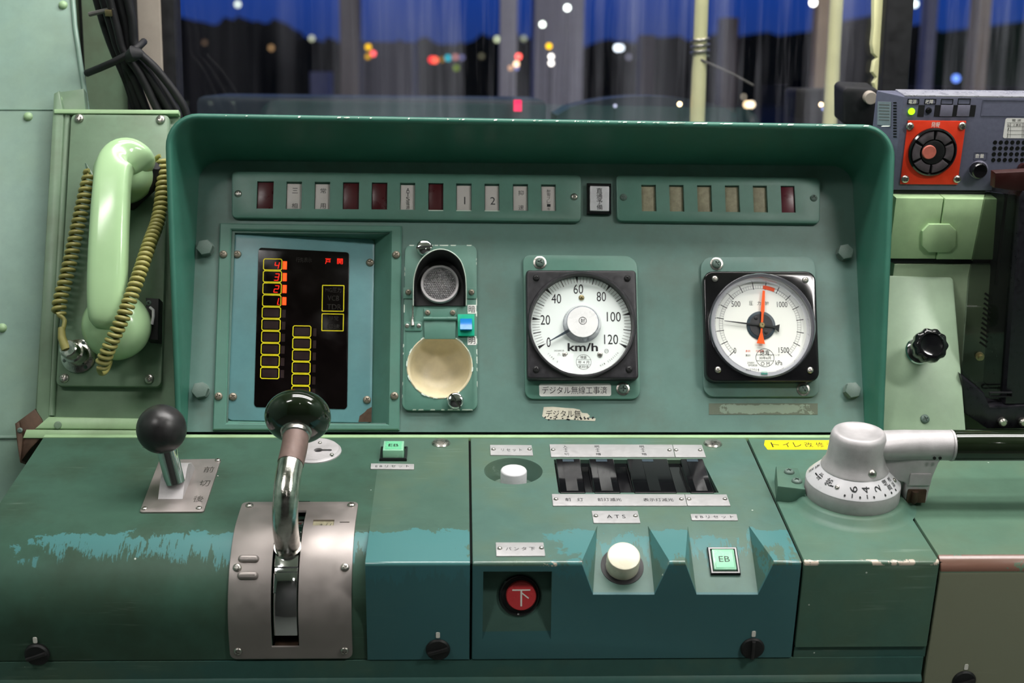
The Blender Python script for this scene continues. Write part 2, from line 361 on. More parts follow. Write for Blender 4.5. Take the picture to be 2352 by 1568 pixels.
class MB:
    def __init__(s): s.v = []; s.f = []
    def add(s, vs, fs):
        b = len(s.v); s.v += [Vector(q) for q in vs]; s.f += [tuple(i + b for i in q) for q in fs]; return s
    def prism(s, pts, h0, h1, bev=0, seg=2, base=True):
        p = ccw([q[:2] for q in pts]); N = len(p); rings = [[(x, y, h0) for x, y in p]]
        if bev:
            for k in range(seg + 1):
                a = k / seg * pi / 2
                rings.append([(x, y, h1 - bev + bev * sin(a)) for x, y in inset(p, bev * (1 - cos(a)))])
        else: rings.append([(x, y, h1) for x, y in p])
        s.loft(rings, True, base, True); return s
    def box(s, u0, v0, h0, u1, v1, h1, bev=0): return s.prism(rect(u0, v0, u1, v1), h0, h1, bev)
    def loft(s, rings, closed=True, cap0=False, cap1=False):
        N = len(rings[0]); b = len(s.v)
        for r_ in rings: s.v += [Vector(q) for q in r_]
        for i in range(len(rings) - 1):
            for j in range(N if closed else N - 1):
                k = (j + 1) % N
                s.f.append((b + i * N + j, b + i * N + k, b + (i + 1) * N + k, b + (i + 1) * N + j))
        if cap0: s.f.append(tuple(b + j for j in range(N))[::-1])
        if cap1: s.f.append(tuple(b + (len(rings) - 1) * N + j for j in range(N)))
        return s
    def ring(s, outer, inner, h0, h1, bev=0):
        o = ccw([q[:2] for q in outer]); i = ccw([q[:2] for q in inner])
        r = [[(x, y, h0) for x, y in i], [(x, y, h0) for x, y in o]]
        if bev:
            r += [[(x, y, h1 - bev) for x, y in o], [(x, y, h1) for x, y in inset(o, bev)],
                  [(x, y, h1) for x, y in inset(i, -bev)], [(x, y, h1 - bev) for x, y in i]]
        else: r += [[(x, y, h1) for x, y in o], [(x, y, h1) for x, y in i]]
        r.append(r[0]); return s.loft(r)
    def lathe(s, c, prof, n=40, mat=None, cap=True, ang=None):
        """prof: list of (radius, height) about the N axis at c=(u,v[,h])"""
        c = Vector((c[0], c[1], c[2] if len(c) > 2 else 0)); rings = []
        a0, a1 = ang or (0, 2 * pi); full = ang is None
        for r_, h in prof:
            q = []
            for i in range(n if full else n + 1):
                a = a0 + (a1 - a0) * i / n; p = Vector((max(r_, 1e-6) * cos(a), max(r_, 1e-6) * sin(a), h))
                q.append(c + (mat @ p if mat else p))
            rings.append(q)
        return s.loft(rings, full, cap and full, cap and full)
    def tube(s, path, r, n=12, cap=True, flat=None):
        path = [Vector(q) for q in path]; rs = r if isinstance(r, (list, tuple)) else [r] * len(path)
        t0 = (path[1] - path[0]).normalized(); ref = Vector((0, 0, 1)) if abs(t0.z) < .8 else Vector((1, 0, 0))
        nrm = (ref - t0 * ref.dot(t0)).normalized(); rings = []
        for i, p in enumerate(path):
            t = (path[min(i + 1, len(path) - 1)] - path[max(i - 1, 0)]).normalized()
            nrm = (nrm - t * nrm.dot(t)).normalized(); bn = t.cross(nrm)
            fl = flat or 1
            rings.append([p + (nrm * cos(2 * pi * k / n) * fl + bn * sin(2 * pi * k / n)) * rs[i] for k in range(n)])
        return s.loft(rings, True, cap, cap)
    def text(s, st, cu, cv, h, w=None, H=None, rot=0, bold=0, size=None, fn=None):
        vs, fs = glyphs(st, bold)
        x0 = min(v.x for v in vs); x1 = max(v.x for v in vs); y0 = min(v.y for v in vs); y1 = max(v.y for v in vs)
        sx_ = w / (x1 - x0) if w else None; sy_ = H / (y1 - y0) if H else None
        sx_ = sx_ or sy_; sy_ = sy_ or sx_
        out = []
        for v in vs:
            x, y = (v.x - (x0 + x1) / 2) * sx_, (v.y - (y0 + y1) / 2) * sy_
            if fn: out.append(fn(x, y))
            else: out.append((cu + x * cos(rot) - y * sin(rot), cv + x * sin(rot) + y * cos(rot), h))
        return s.add(out, fs)
    def vtext(s, st, cu, v0, v1, h, w, gap=.12, hh=None):
        """characters stacked top (v0) to bottom (v1)"""
        n = len(st); step = (v0 - v1) / n
        for i, ch in enumerate(st):
            s.text(ch, cu, v0 - step * (i + .5), h, w, hh or step * (1 - gap))
        return s
    def line(s, a, b, wd, h):
        a = Vector(a[:2]); b = Vector(b[:2]); d = (b - a).normalized(); n = Vector((-d.y, d.x)) * wd / 2
        return s.add([(*(a - n), h), (*(b - n), h), (*(b + n), h), (*(a + n), h)], [(0, 1, 2, 3)])
    def poly(s, pts, h): return s.add([(q[0], q[1], h) for q in pts], [tuple(range(len(pts)))])
    def map(s, fn): s.v = [Vector(fn(v)) for v in s.v]; return s
    def mesh(s, name, org=(0, 0, 0), smooth=35, fix=True):
        me = bpy.data.meshes.new(name); o = Vector(org)
        bm = bmesh.new(); bv = [bm.verts.new(v - o) for v in s.v]
        for f in s.f:
            try: bm.faces.new([bv[i] for i in f])
            except ValueError: pass
        if fix:
            bmesh.ops.remove_doubles(bm, verts=bm.verts, dist=1e-7); bmesh.ops.recalc_face_normals(bm, faces=bm.faces)
        bm.to_mesh(me); bm.free()
        if smooth: me.shade_smooth(); me.set_sharp_from_angle(angle=radians(smooth))
        return me

def hull(pts):
    bm = bmesh.new(); [bm.verts.new(p) for p in pts]; bmesh.ops.convex_hull(bm, input=bm.verts)
    for v in [v for v in bm.verts if not v.link_faces]: bm.verts.remove(v)
    bm.verts.index_update(); mb = MB(); mb.add([v.co.copy() for v in bm.verts], [tuple(v.index for v in f.verts) for f in bm.faces]); bm.free(); return mb
def carve(o, cutters, org=(0, 0, 0), bevel=0, smooth=35):
    """cut solids out of an object's mesh (done once, nothing extra stays in the scene)"""
    tmp = []
    for c in cutters:
        t = bpy.data.objects.new('cut', c.mesh('cut', org, 0)); COL.objects.link(t); t.matrix_world = o.matrix_world if not o.parent else o.parent.matrix_world
        tmp.append(t); md = o.modifiers.new('b', 'BOOLEAN'); md.operation = 'DIFFERENCE'; md.object = t; md.solver = 'EXACT'
    if bevel:
        md = o.modifiers.new('v', 'BEVEL'); md.width = bevel; md.segments = 2; md.limit_method = 'ANGLE'; md.angle_limit = radians(40)
    bpy.context.view_layer.update(); dg = bpy.context.evaluated_depsgraph_get(); dg.update()
    me = bpy.data.meshes.new_from_object(o.evaluated_get(dg)); old = o.data; mats = list(old.materials)
    o.modifiers.clear(); o.data = me; me.materials.clear()
    for q in mats: me.materials.append(q)
    me.shade_smooth(); me.set_sharp_from_angle(angle=radians(smooth)); bpy.data.meshes.remove(old)
    for t in tmp: d_ = t.data; bpy.data.objects.remove(t); bpy.data.meshes.remove(d_)

def _screw_mesh(kind):
    mb = MB()
    if kind == 'hex':
        h6 = [(cos(pi / 3 * i), sin(pi / 3 * i)) for i in range(6)]
        mb.prism(circ((0, 0), 1.02, 24), 0, .14, .05); mb.prism(h6, .1, 1.0, .14, 2)
        return mb.mesh('hex_bolt', smooth=30)
    prof = {'pan': [(1, 0), (1, .12), (.93, .32), (.74, .5), (.4, .6), (0, .63)], 'flat': [(1, 0), (1, .08), (.92, .16), (0, .18)],
            'dome': [(1, 0), (.94, .3), (.75, .58), (.4, .76), (0, .82)], 'thumb': [(1, 0), (1, .7), (.94, .86), (.8, .95), (0, 1.0)]}[kind]
    mb.lathe((0, 0), prof, 28); me = mb.mesh('screw', smooth=40)
    o = bpy.data.objects.new('tmp', me); COL.objects.link(o); top = prof[-1][1]
    if kind == 'thumb': cs = [MB().box(-1.2, -.13, top - .4, 1.2, .13, top + .5)]
    elif kind == 'dome': cs = []
    else: cs = [MB().box(-.56, -.13, top - .34, .56, .13, top + .5), MB().box(-.13, -.56, top - .34, .13, .56, top + .5)]
    if cs: carve(o, cs, smooth=40)
    me = o.data; bpy.data.objects.remove(o); return me
_SM = {}
def screw_mesh(kind, mat):
    if (kind, mat) not in _SM:
        if kind not in _SM: _SM[kind] = _screw_mesh(kind)
        me = _SM[kind].copy(); me.materials.clear(); me.materials.append(M[mat]); _SM[(kind, mat)] = me
    return _SM[(kind, mat)]

def setprops(o, label, cat, group=None, kind=None):
    if label: o['label'] = label
    if cat: o['category'] = cat
    if group: o['group'] = group
    if kind: o['kind'] = kind
class Thing:
    def __init__(s, name, label, cat, fr, org=(0, 0, 0), group=None, kind=None):
        s.fr = fr; s.org = Vector(org if len(org) == 3 else (*org, 0))
        s.o = bpy.data.objects.new(name, None); COL.objects.link(s.o); s.o.empty_display_size = .01
        s.mw = BASE @ fr.m @ Matrix.Translation(s.org); s.o.matrix_world = s.mw
        setprops(s.o, label, cat, group, kind)
    def add(s, name, mb, mat, parent=None, smooth=35, label=None, fr=None, fix=True):
        """one part; fr: build in another frame, moved into this thing's own"""
        if fr is not None:
            t = (s.fr.m.inverted() @ fr.m); mb.map(lambda v: t @ v)
        o = bpy.data.objects.new(name, mb.mesh(name, s.org, smooth, fix)); COL.objects.link(o)
        o.parent = parent or s.o
        o.data.materials.append(M[mat])
        if label: o['label'] = label
        return o
    def screw(s, x, y, r, mat='steel', kind='pan', h=0, fr=None, ang=None, name=None, uv=None, parent=None):
        fr2 = fr or s.fr; u, v = uv or fr2.at(x, y, h)
        o = bpy.data.objects.new(name or ('hex_bolt' if kind == 'hex' else 'screw'), screw_mesh(kind, mat)); COL.objects.link(o); o.parent = parent or s.o
        a = random.uniform(0, pi) if ang is None else ang
        loc = Matrix.Translation(-s.org) @ s.fr.m.inverted() @ fr2.m @ Matrix.Translation((u, v, h)) @ Matrix.Rotation(a, 4, 'Z') @ Matrix.Scale(r, 4)
        o.matrix_local = loc; return o
    def carve(s, o, cutters, bevel=0, smooth=35): carve(o, cutters, s.org, bevel, smooth)
def solo(name, label, cat, fr, org, mb, mat, group=None, kind=None, smooth=35):
    """a thing that is a single mesh"""
    org = Vector(org if len(org) == 3 else (*org, 0))
    o = bpy.data.objects.new(name, mb.mesh(name, org, smooth)); COL.objects.link(o)
    o.matrix_world = BASE @ fr.m @ Matrix.Translation(org); o.data.materials.append(M[mat])
    setprops(o, label, cat, group, kind); return o
def mid(pts): return (sum(p[0] for p in pts) / len(pts), sum(p[1] for p in pts) / len(pts))
def quadat(fr, l, h=0): return fr.pts(l, h)
WORLD = Fr((0, 0, 0), (1, 0, 0), (0, 1, 0)); WORLD.m = BASE.inverted()   # true world metres
def structure(name, mb, mat, fr=WORLD, smooth=35):
    o = bpy.data.objects.new(name, mb.mesh(name, (0, 0, 0), smooth)); COL.objects.link(o)
    o.matrix_world = BASE @ fr.m; o.data.materials.append(M[mat]); o['kind'] = 'structure'; return o
# ================================================================== control desk
RR = .075                                              # front rounding of the left section
XL = .5 * (D.at(95, 1007)[0] + D.at(0, 1160)[0])
XA = .5 * (D.at(1077, 1003)[0] + D.at(1084, 1290)[0])  # seam left | centre
XB = .2899; XE = .4158                                 # seams centre | brake pedestal | right
XM = D.at(843, 1262)[0]                                # rounded housing | sharp edged part
ZB = -.1017
def prof_s(s, t=0.0):
    """left section outline by arc length s from the rear edge, t outward"""
    if s < .19: return (-s, t)
    a = (s - .19) / RR
    if a < pi / 2: return (-.19 - (RR + t) * sin(a), -RR + (RR + t) * cos(a))
    return (-.19 - RR - t, -RR - (s - .19 - RR * pi / 2))
def extr(prof, x0, x1, bev=.0012):
    """profile [(y,z)] extruded along x with slightly eased ends"""
    mb = MB(); p = ccw(prof)
    rings = [[(x, y, z) for y, z in inset(p, d)] for x, d in ((x0, bev), (x0 + bev * .3, bev * .3), (x0 + bev, 0), (x1 - bev, 0), (x1 - bev * .3, bev * .3), (x1, bev))]
    return mb.loft(rings, True, True, True)
desk = Thing('control_desk', "sloping green driver's desk worn to turquoise along its front edge", 'control desk', D)
roundp = [(-.0085, 0)] + [prof_s(.19 + RR * pi / 2 * i / 16) for i in range(17)] + [(-.265, ZB), (-.20, ZB), (-.0085, ZB)]
sharp = [(-.0085, 0)] + arcpoly([(-.20, 0), (FE, 0), (FE, -.05)], .0032, 4, False)[1:-1] + [(FE, ZB), (-.20, ZB), (-.0085, ZB)]
g = .0011
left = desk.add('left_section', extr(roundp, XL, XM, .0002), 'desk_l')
midl = desk.add('sharp_edged_section', extr(sharp, XM - .0002, XA - g, .0002), 'desk_m')
cen = desk.add('centre_section', extr(sharp, XA + g, XB - g), 'desk_c')
ped = desk.add('brake_pedestal_section', extr([(y, max(z, -.0905)) for y, z in sharp], XB + g, XE - g), 'desk_b')
rsh = [(-.0085, 0)] + arcpoly([(-.20, 0), (FE, 0), (FE, -.05)], .014, 6, False)[1:-1] + [(FE, -.19), (-.20, -.19), (-.0085, -.19)]
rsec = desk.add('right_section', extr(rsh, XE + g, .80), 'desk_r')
# plinth under the sections, with a rolled lower lip
sk = [(-.03, ZB - .0012), (FE + .0008, ZB - .0012), (FE + .0006, -.1215), (FE - .002, -.124), (FE - .0035, -.127), (FE - .002, -.130), (FE + .02, -.132), (-.03, -.132)]
desk.add('plinth', extr(sk, XL, XE - g - .001), 'desk_skirt')
desk.add('plinth_step', MB().box(XB + g, FE + .002, ZB - .0012, XE - g, -.1, -.0912), 'desk_skirt')
for xs in (XA, XB, XE): desk.add('seam_backing', MB().box(xs - .003, FE + .0045, -.0895, xs + .003, -.006, -.0035), 'seam')
desk.add('lower_front', MB().box(XL, FE + .004, -.62, .80, FE + .03, -.134), 'rust')
desk.add('rear_trim', MB().box(XL, -.0085, -.012, .62, -.0015, .0012, .0008), 'pale')
desk.add('rear_gap', MB().box(XL, -.0014, -.012, .62, .02, -.002), 'seam')
# slot cutouts
sx0, sx1 = D.at(626, 1240)[0], D.at(692, 1240)[0]
carve(left, [MB().box(sx0, -.32, -.098, sx1, -.150, .03)], smooth=30)
# centre: reset bowl, switch bay, two notches in the crest, recess of the red button
bowl = D.at(1179, 1081); RB = .0290
bc = MB().lathe((bowl[0], bowl[1]), [(RB * .62, -.022), (RB * .80, -.019), (RB * .93, -.011), (RB, -.002), (RB * 1.03, .0), (RB * 1.03, .02)], 48)
bay = [D.at(1272, 1055), D.at(1613, 1056), D.at(1651, 1131), D.at(1283, 1131)]
bayc = MB().prism(bay, -.014, .02)
def notch(xa, xb, xc, xd, xe, xf):
    A = Vector((*D.at(xa, 1207), 0)); B_ = Vector((*D.at(xb, 1207), 0))
    q = F.at(xc, 1365); C_ = Vector((q[0], FE, q[1])); q = F.at(xd, 1365); Dd = Vector((q[0], FE, q[1]))
    E_ = Vector((D.at(xe, 1290)[0], FE, 0)); Gg = Vector((D.at(xf, 1290)[0], FE, 0))
    nrm = (B_ - A).cross(Dd - A).normalized(); nrm = -nrm if nrm.z < 0 else nrm
    A2, B2 = A + (A - Dd) * .15, B_ + (B_ - C_) * .15; C2, D2 = C_ + (C_ - B_) * .15, Dd + (Dd - A) * .15
    up = Vector((0, -.02, .02))
    fl = Vector((.006, 0, 0))
    fr = Fr((A + B_ + C_ + Dd) / 4, (B_ - A), (A + B_ - C_ - Dd))
    return hull([A2, B2, C2, D2, E_ - fl * .2, Gg + fl * .2, E_ + up - fl, Gg + up + fl]), fr
n1, FN1 = notch(1372, 1488, 1503, 1362, 1338, 1536)
n2, FN2 = notch(1580, 1720, 1741, 1600, 1576, 1776)
q = [F.at(1110, 1312), F.at(1268, 1312), F.at(1265, 1468), F.at(1108, 1470)]
tl, tr, br, bl = [Vector((u, FE, v)) for u, v in q]
dp = Vector((0, .019, 0)); ot = Vector((0, -.03, 0))
pocket = hull([tl + dp, tr + dp, tl + ot, tr + ot, bl + ot, br + ot, bl, br])
FPK = Fr((tl + dp + bl) / 2 + (tr - tl) / 2, (1, 0, 0), (tl + dp - bl))
carve(cen, [bc, bayc, n1, n2, pocket], smooth=30)
desk.add('switch_bay_lining', MB().prism(inset(ccw(bay), .0003), -.0139, -.0042), 'switchblack')
# quarter turn fasteners along the lower front
for (x, y, a) in ((85, 1503, .35), (1006, 1491, .3), (1728, 1488, pi / 2), (2214, 1563, .3)):
    u, v = F.at(x, y); mb = MB().lathe((u, v), [(.0112, -.002), (.0112, .0006), (.0098, .0022), (.004, .003), (0, .003)], 32)
    o = desk.add('quarter_turn_latch', mb, 'blackmat', fr=F)
    mb = MB().prism([(u + cos(a) * p + sin(a) * q_, v + sin(a) * p - cos(a) * q_) for p, q_ in ((-.0095, -.0016), (.0095, -.0016), (.0095, .0016), (-.0095, .0016))], .002, .0052, .001)
    desk.add('latch_key', mb, 'ball', o, fr=F)
    desk.add('latch_mark', MB().prism(rect(u - .0018, v + .0125, u + .0018, v + .0185, .001), 0, .0005), 'inkwhite', fr=F)
for x, y in ((1013, 1018), (1637, 1019)):
    u, v = D.at(x, y); desk.add('flush_stud', MB().lathe((u, v), [(.0098, -.001), (.0098, .0006), (.0084, .0022), (.003, .0034), (0, .0035)], 32), 'steel')
desk.screw(333, 1026, .0026, 'steel', 'dome')
desk.screw(500, 1093, .001, 'steel', 'dome')
# green stop block beside the brake
a0 = D.at(1779, 1172); cxs, cys = .3085, -.128
mb = MB().prism([(.2905, -.151), (.3165, -.158), (.3200, -.112), (.2985, -.107)], 0, .0165, .0015)
sb = desk.add('stop_block', mb, 'desk_b')
for uv in ((.3115, -.142), (.3085, -.122)):
    desk.screw(0, 0, .0052, 'bolt', 'pan', .0165, uv=uv, parent=sb, name='socket_screw')
# smooth raised skirt under the brake valve
BX, BY = D.at(1953, 1151)[0], -.1525
desk.add('brake_collar', MB().lathe((BX, BY), [(.0625, 0), (.059, .0008), (.055, .0032), (.0520, .0068), (.0495, .0085), (.040, .0088)], 64), 'desk_b', smooth=50)

# ================================================================== instrument panel with hood
cBL, cTL, cTR, cBR = P.at(430, 985), P.at(459, 369), P.at(1957, 381), P.at(1986, 992)
H0, H1 = .022, .100
rBL, rTL, rTR, rBR = P.at(403, 992, H0), P.at(376, 257, H1), P.at(2061, 284, H1), P.at(2031, 992, H0)
VB = .003
cBL = (cBL[0], VB); cBR = (cBR[0], VB); rBL = (rBL[0], VB - .004); rBR = (rBR[0], VB - .004)
pan = Thing('instrument_panel', 'tall green instrument panel under a deep curved hood', 'instrument panel', P)
face = [cBL, *arcpoly([cBL, cTL, cTR, cBR], .022, 7, False)[1:-1], cBR]
fo = pan.add('face_plate', MB().prism(face, -.004, 0), 'panel')
crease = arcpoly([cBL, cTL, cTR, cBR], .024, 8, False); rim = arcpoly([rBL, rTL, rTR, rBR], .034, 8, False)
def dens(p, n=6):
    """even out the straight runs so that crease and rim pair up"""
    out = []
    for i in range(len(p) - 1):
        a, b = Vector(p[i]), Vector(p[i + 1]); k = n if (i == 0 or i == len(p) - 2 or i == 9) else 1
        for j in range(k): out.append(a + (b - a) * j / k)
    out.append(Vector(p[-1])); return out
crease, rim = dens(crease), dens(rim)
VT = rTL[1]
hh = lambda v: H0 + (H1 - H0) * max(0, min(1, (v - VB) / (VT - VB)))
rings = []
for i, (c, r_) in enumerate(zip(crease, rim)):
    t = (rim[min(i + 1, len(rim) - 1)] - rim[max(i - 1, 0)]).normalized(); o2 = Vector((-t.y, t.x)); h = hh(r_.y)
    inn = r_ - o2 * .0062; mdv = c + (inn - c) * .10 - o2 * 0
    ring_ = [(*c, -.002), (*c, .0006), (*(c + (inn - c) * .03), .003), (*(c + (inn - c) * .10), h * .14)]
    ring_ += [(*(c + (inn - c) * f), h * f) for f in (.35, .65, .93)]
    ring_ += [(*inn, h - .0020), (*(inn + o2 * .0012), h - .0004), (*(inn + o2 * .0031), h), (*(inn + o2 * .0050), h - .0006), (*r_, h - .0026), (*(r_ - o2 * .0004), h * .55), (*(r_ - o2 * .002), -.03)]
    rings.append(ring_)
pan.add('hood', MB().loft(rings, False), 'hood', smooth=50)
pan.add('back_shell', MB().loft([[(*r_, -.03) for r_ in rim], [(c.x * .96, c.y * .9, -.09) for c in rim]], False), 'seam')
# cutouts: monitor well and the reflector dish
mo = P.pts([(531, 527), (898, 532), (891, 974), (519, 972)], .004)
dish = P.at(1010, 842, .002); RD = .0345
carve(fo, [MB().prism(rect(mo[3][0] + .001, mo[3][1] + .001, mo[1][0] - .001, mo[1][1] - .001), -.03, .03), MB().lathe(dish, [(RD + .002, -.03), (RD + .002, .03)], 40)])
for x, y in ((473, 572), (462, 898), (1938, 582), (1955, 898)): pan.screw(x, y, .0092, 'bolt', 'hex', 0, ang=.2)
# chipped paint along the rim of the hood: small bare flakes
mb = MB()
for i in range(60):
    f = random.random() ** .6; u = rTL[0] + .06 + (rTR[0] - rTL[0] - .07) * f; vv = rTL[1] + (rTR[1] - rTL[1]) * ((u - rTL[0]) / (rTR[0] - rTL[0])) - .0031
    a = random.uniform(.0006, .004) * (1.5 if f > .6 else .6); b = random.uniform(.0003, .0011)
    mb.add([(u - a, vv - b, H1 + .0003), (u + a * .7, vv - b * .6, H1 + .0003), (u + a, vv + b, H1 + .0003), (u - a * .6, vv + b, H1 + .0003)], [(0, 1, 2, 3)])
pan.add('paint_chips', mb, 'chip', smooth=0)
# dark glue band left by a removed sticker
q = P.pts([(1628, 926), (1878, 926), (1878, 952), (1628, 952)]); c0 = mid(q)
solo('sticker_residue', 'brownish band of glue left by a sticker below the pressure gauge', 'sticker residue', P, (*c0, 0), MB().prism(q, -.0002, .0003), 'residue')

# ------------------------------------------------------------------ indicator strips
def strip(corn, wins, scr, label, beige):
    h = .0065; q = P.pts(corn, h); c = mid(q)
    t = Thing('indicator_strip', label, 'indicator panel', P, (*c, 0), 'indicator strips at the top of the panel')
    cov = t.add('cover_plate', MB().prism(arcpoly(q, .0055), 0, h, .0016), 'strip')
    cuts = []
    for i, (x0, x1, y0, y1, kind, txt) in enumerate(wins):
        a = P.at(x0, y0, h); b = P.at(x1, y1, h); cuts.append(MB().prism(rect(a[0], b[1], b[0], a[1]), .0012, .03))
        mat = {'r': 'lensred', 'w': 'lenswhite', 'b': 'lensbeige', 'v': 'lensred2'}[kind]
        m_ = .0003; u0, u1, v0, v1 = a[0] + m_, b[0] - m_, b[1] + m_, a[1] - m_
        top = .0038 if kind in 'rv' else (.0034 if kind == 'w' else .0026)
        if kind == 'w': v1 -= .0012
        lp = t.add('indicator_lens', MB().prism(rect(u0, v0, u1, v1), .001, top, .0007 if kind == 'w' else .0002), mat, label='dark red lens' if kind in 'rv' else ('unlit milky lens with black characters' if kind == 'w' else 'dusty beige lens'))
        if txt:
            mb = MB(); W = u1 - u0; Hh = v1 - v0; z = top + .00012; cu = (u0 + u1) / 2
            if txt in '12': mb.text(txt, cu + W * .06, v0 + Hh * .40, z, None, Hh * .30)
            elif len(txt) == 2: mb.text(txt[0], cu + W * .05, v1 - Hh * .27, z, W * .38, Hh * .2); mb.text(txt[1], cu + W * .05, v0 + Hh * .14, z, W * .38, Hh * .2)
            elif kind == 'b': mb.vtext(txt, cu, v1 - Hh * .2, v0 + Hh * .1, z, W * .34, .2)
            else: mb.vtext(txt, cu + W * .02, v1 - Hh * .12, v0 + Hh * .02, z, W * .26, .12)
            t.add('lettering', mb, 'ink' if kind == 'w' else 'cut', lp, 0)
    t.carve(cov, cuts)
    # worn bright lower edges of some openings
    mb = MB()
    for i in wins:
        if i[5] in ('1', '2') or (i[4] == 'r' and i[0] > 970):
            a = P.at(i[0], i[3] + 2, h); b = P.at(i[1], i[3] + 2, h); mb.box(a[0], a[1], h - .0004, b[0], a[1] + .0009, h + .0001)
    if mb.v: t.add('worn_edges', mb, 'chip')
    for x, y, mt in scr: t.screw(x, y, .0040, mt, 'pan', h)
wl = []
for (x0, x1, k, tx) in ((591, 627, 'r', ''), (658, 692, 'w', '三相'), (723, 757, 'w', '常用'), (788, 824, 'r', ''), (854, 889, 'r', ''), (919, 953, 'w', 'ATS電源'), (984, 1018, 'r', ''), (1048, 1083, 'w', '1'), (1113, 1147, 'w', '2'), (1178, 1213, 'w', '抑速'), (1243, 1277, 'w', '耐雪ブレーキ')):
    f = (x0 - 591) / 650; wl.append((x0, x1, 416 + 7 * f, 479 + 5 * f, k, tx))
strip([(532, 393), (1335, 402), (1335, 509), (532, 500)], wl, ((547, 445, 'steel'), (1319, 452, 'steel')), 'long green indicator strip of eleven windows, upper left of the panel', False)
wr = []
for (x0, x1, k, tx) in ((1473, 1508, 'b', '回生'), (1537, 1572, 'b', ''), (1601, 1636, 'b', ''), (1665, 1700, 'b', ''), (1729, 1764, 'b', ''), (1793, 1828, 'v', '')):
    f = (x0 - 1473) / 320; wr.append((x0, x1, 424 + 2.5 * f, 485 + 3 * f, k, ''))
strip([(1415, 402), (1885, 408), (1883, 513), (1417, 507)], wr, ((1432, 453, 'bolt'), (1869, 455, 'bolt')), 'short green indicator strip of six dusty windows, upper right of the panel', True)
# square push indicator between them
q = P.pts([(1348, 420), (1404, 421), (1404, 491), (1348, 490)], .006); c = mid(q)
t = Thing('indicator_lamp', 'white indicator lamp lettered 直通予備 in a black frame between the two strips', 'indicator lamp', P, (*c, 0))
qi = P.pts([(1355, 427), (1399, 428), (1399, 485), (1355, 484)], .006)
t.add('frame', MB().ring(q, inset(ccw(qi), -.0008), 0, .006, .0008), 'black')
t.add('lens', MB().prism(arcpoly(qi, .001), 0, .0068, .0008), 'white')
a = P.at(1377, 431, .007); b = P.at(1377, 482, .007)
t.add('lettering', MB().vtext('直通予備', (a[0] + b[0]) / 2, a[1], b[1], .0070, .0066, .08), 'ink', smooth=0)

# ------------------------------------------------------------------ monitor display
hF = .004
q = P.pts([(504.7, 512), (922.5, 518), (917, 987), (488, 987)], hF); c = mid(q)
t = Thing('display_unit', 'recessed blue-grey display unit with a black screen and red lit bars', 'display unit', P, (*c, 0))
t.add('frame', MB().ring(q, mo, 0, hF, .0012), 'strip')
pc = [(534.5, 536, -.003), (860.6, 549, -.020), (854, 971, -.020), (521, 965, -.003)]
pp3 = [P.at3(*k) for k in pc]
tl3, tr3, br3, bl3 = [P.desk(*k) for k in pp3]
Q = Fr(bl3, br3 - bl3, tl3 - bl3)
o_ = ccw(mo); i_ = ccw([k[:2] for k in pp3])
hz = [k.z for k in pp3][::-1]
ou = [(*k, hF - .0012) for k in mo[::-1]]; inn = [(k.x, k.y, k.z - .002) for k in pp3[::-1]]
t.add('well', MB().loft([ou, inn], True, False, True), 'strip', smooth=0)
plq = Q.pts([k[:2] for k in pc])
t.add('screen_plate', MB().prism(arcpoly(plq, .006), -.003, 0, .0010), 'monplate', fr=Q)
rb = Q.pts([(854, 934), (853, 969), (823, 969), (826, 955), (838, 946), (843, 940)])
t.add('bare_primer_patch', MB().prism(rb, -.0001, .0002), 'rust', fr=Q, label='brown patch where paint has peeled')
scq = Q.pts([(593.6, 568.5), (802.5, 579.7), (797.4, 939.6), (583.5, 934.5)])
so = t.add('screen', MB().prism(arcpoly(scq, .004), -.001, .0008, .0003), 'screen', fr=Q)
sc = lambda x, y: Q.at(450 + x / 2.959, 480 + y / 2.959, .001)
mb = MB()
def obox(x0, y0, x1, y1, sk, ch=10, wd=.00085):
    """yellow outline; sk: x drift down the column"""
    d_ = lambda x, y: sc(x - sk * (y - y0), y)
    pts = [d_(x0 + ch, y0), d_(x1 - ch, y0 + 2), d_(x1, y0 + 2 + ch), d_(x1, y1 - ch), d_(x1 - ch, y1), d_(x0 + ch, y1 - 2), d_(x0, y1 - 2 - ch), d_(x0, y0 + ch)]
    p = ccw(pts); mb.ring(p, inset(p, wd), .0008, .0010)
dimm = MB()
for i in range(10):
    y = 335 + 82 * i; s_ = 20 * i / 9.; obox(458 - s_, y, 588 - s_, y + 82, .027)
    if i > 3:
        k = sc(595 - s_, y + 20); k2 = sc(618 - s_, y + 74); dimm.add([(*k, .00095), (k2[0], k[1], .00095), (*k2, .00095), (k[0], k2[1], .00095)], [(0, 1, 2, 3)])
        k = sc(470 - s_, y + 14); k2 = sc(572 - s_, y + 70); dimm.add([(*k, .0009), (k2[0], k[1], .0009), (*k2, .0009), (k[0], k2[1], .0009)], [(0, 1, 2, 3)])
for i in range(7):
    y = 790 + 82 * i; s_ = 10 * i / 6.; obox(658 - s_, y, 785 - s_, y + 82, .027)
    k = sc(798 - s_, y + 20); k2 = sc(818 - s_, y + 74); dimm.add([(*k, .00095), (k2[0], k[1], .00095), (*k2, .00095), (k[0], k2[1], .00095)], [(0, 1, 2, 3)])
    k = sc(670 - s_, y + 14); k2 = sc(772 - s_, y + 70); dimm.add([(*k, .0009), (k2[0], k[1], .0009), (*k2, .0009), (k[0], k2[1], .0009)], [(0, 1, 2, 3)])
obox(858, 515, 1009, 697, .017, 4); obox(855, 709, 1006, 830, .02, 4)
t.add('yellow_outlines', mb, 'yline', so, 0, fr=Q)
t.add('unlit_segments', dimm, 'screendim', so, 0, fr=Q)
mb = MB()
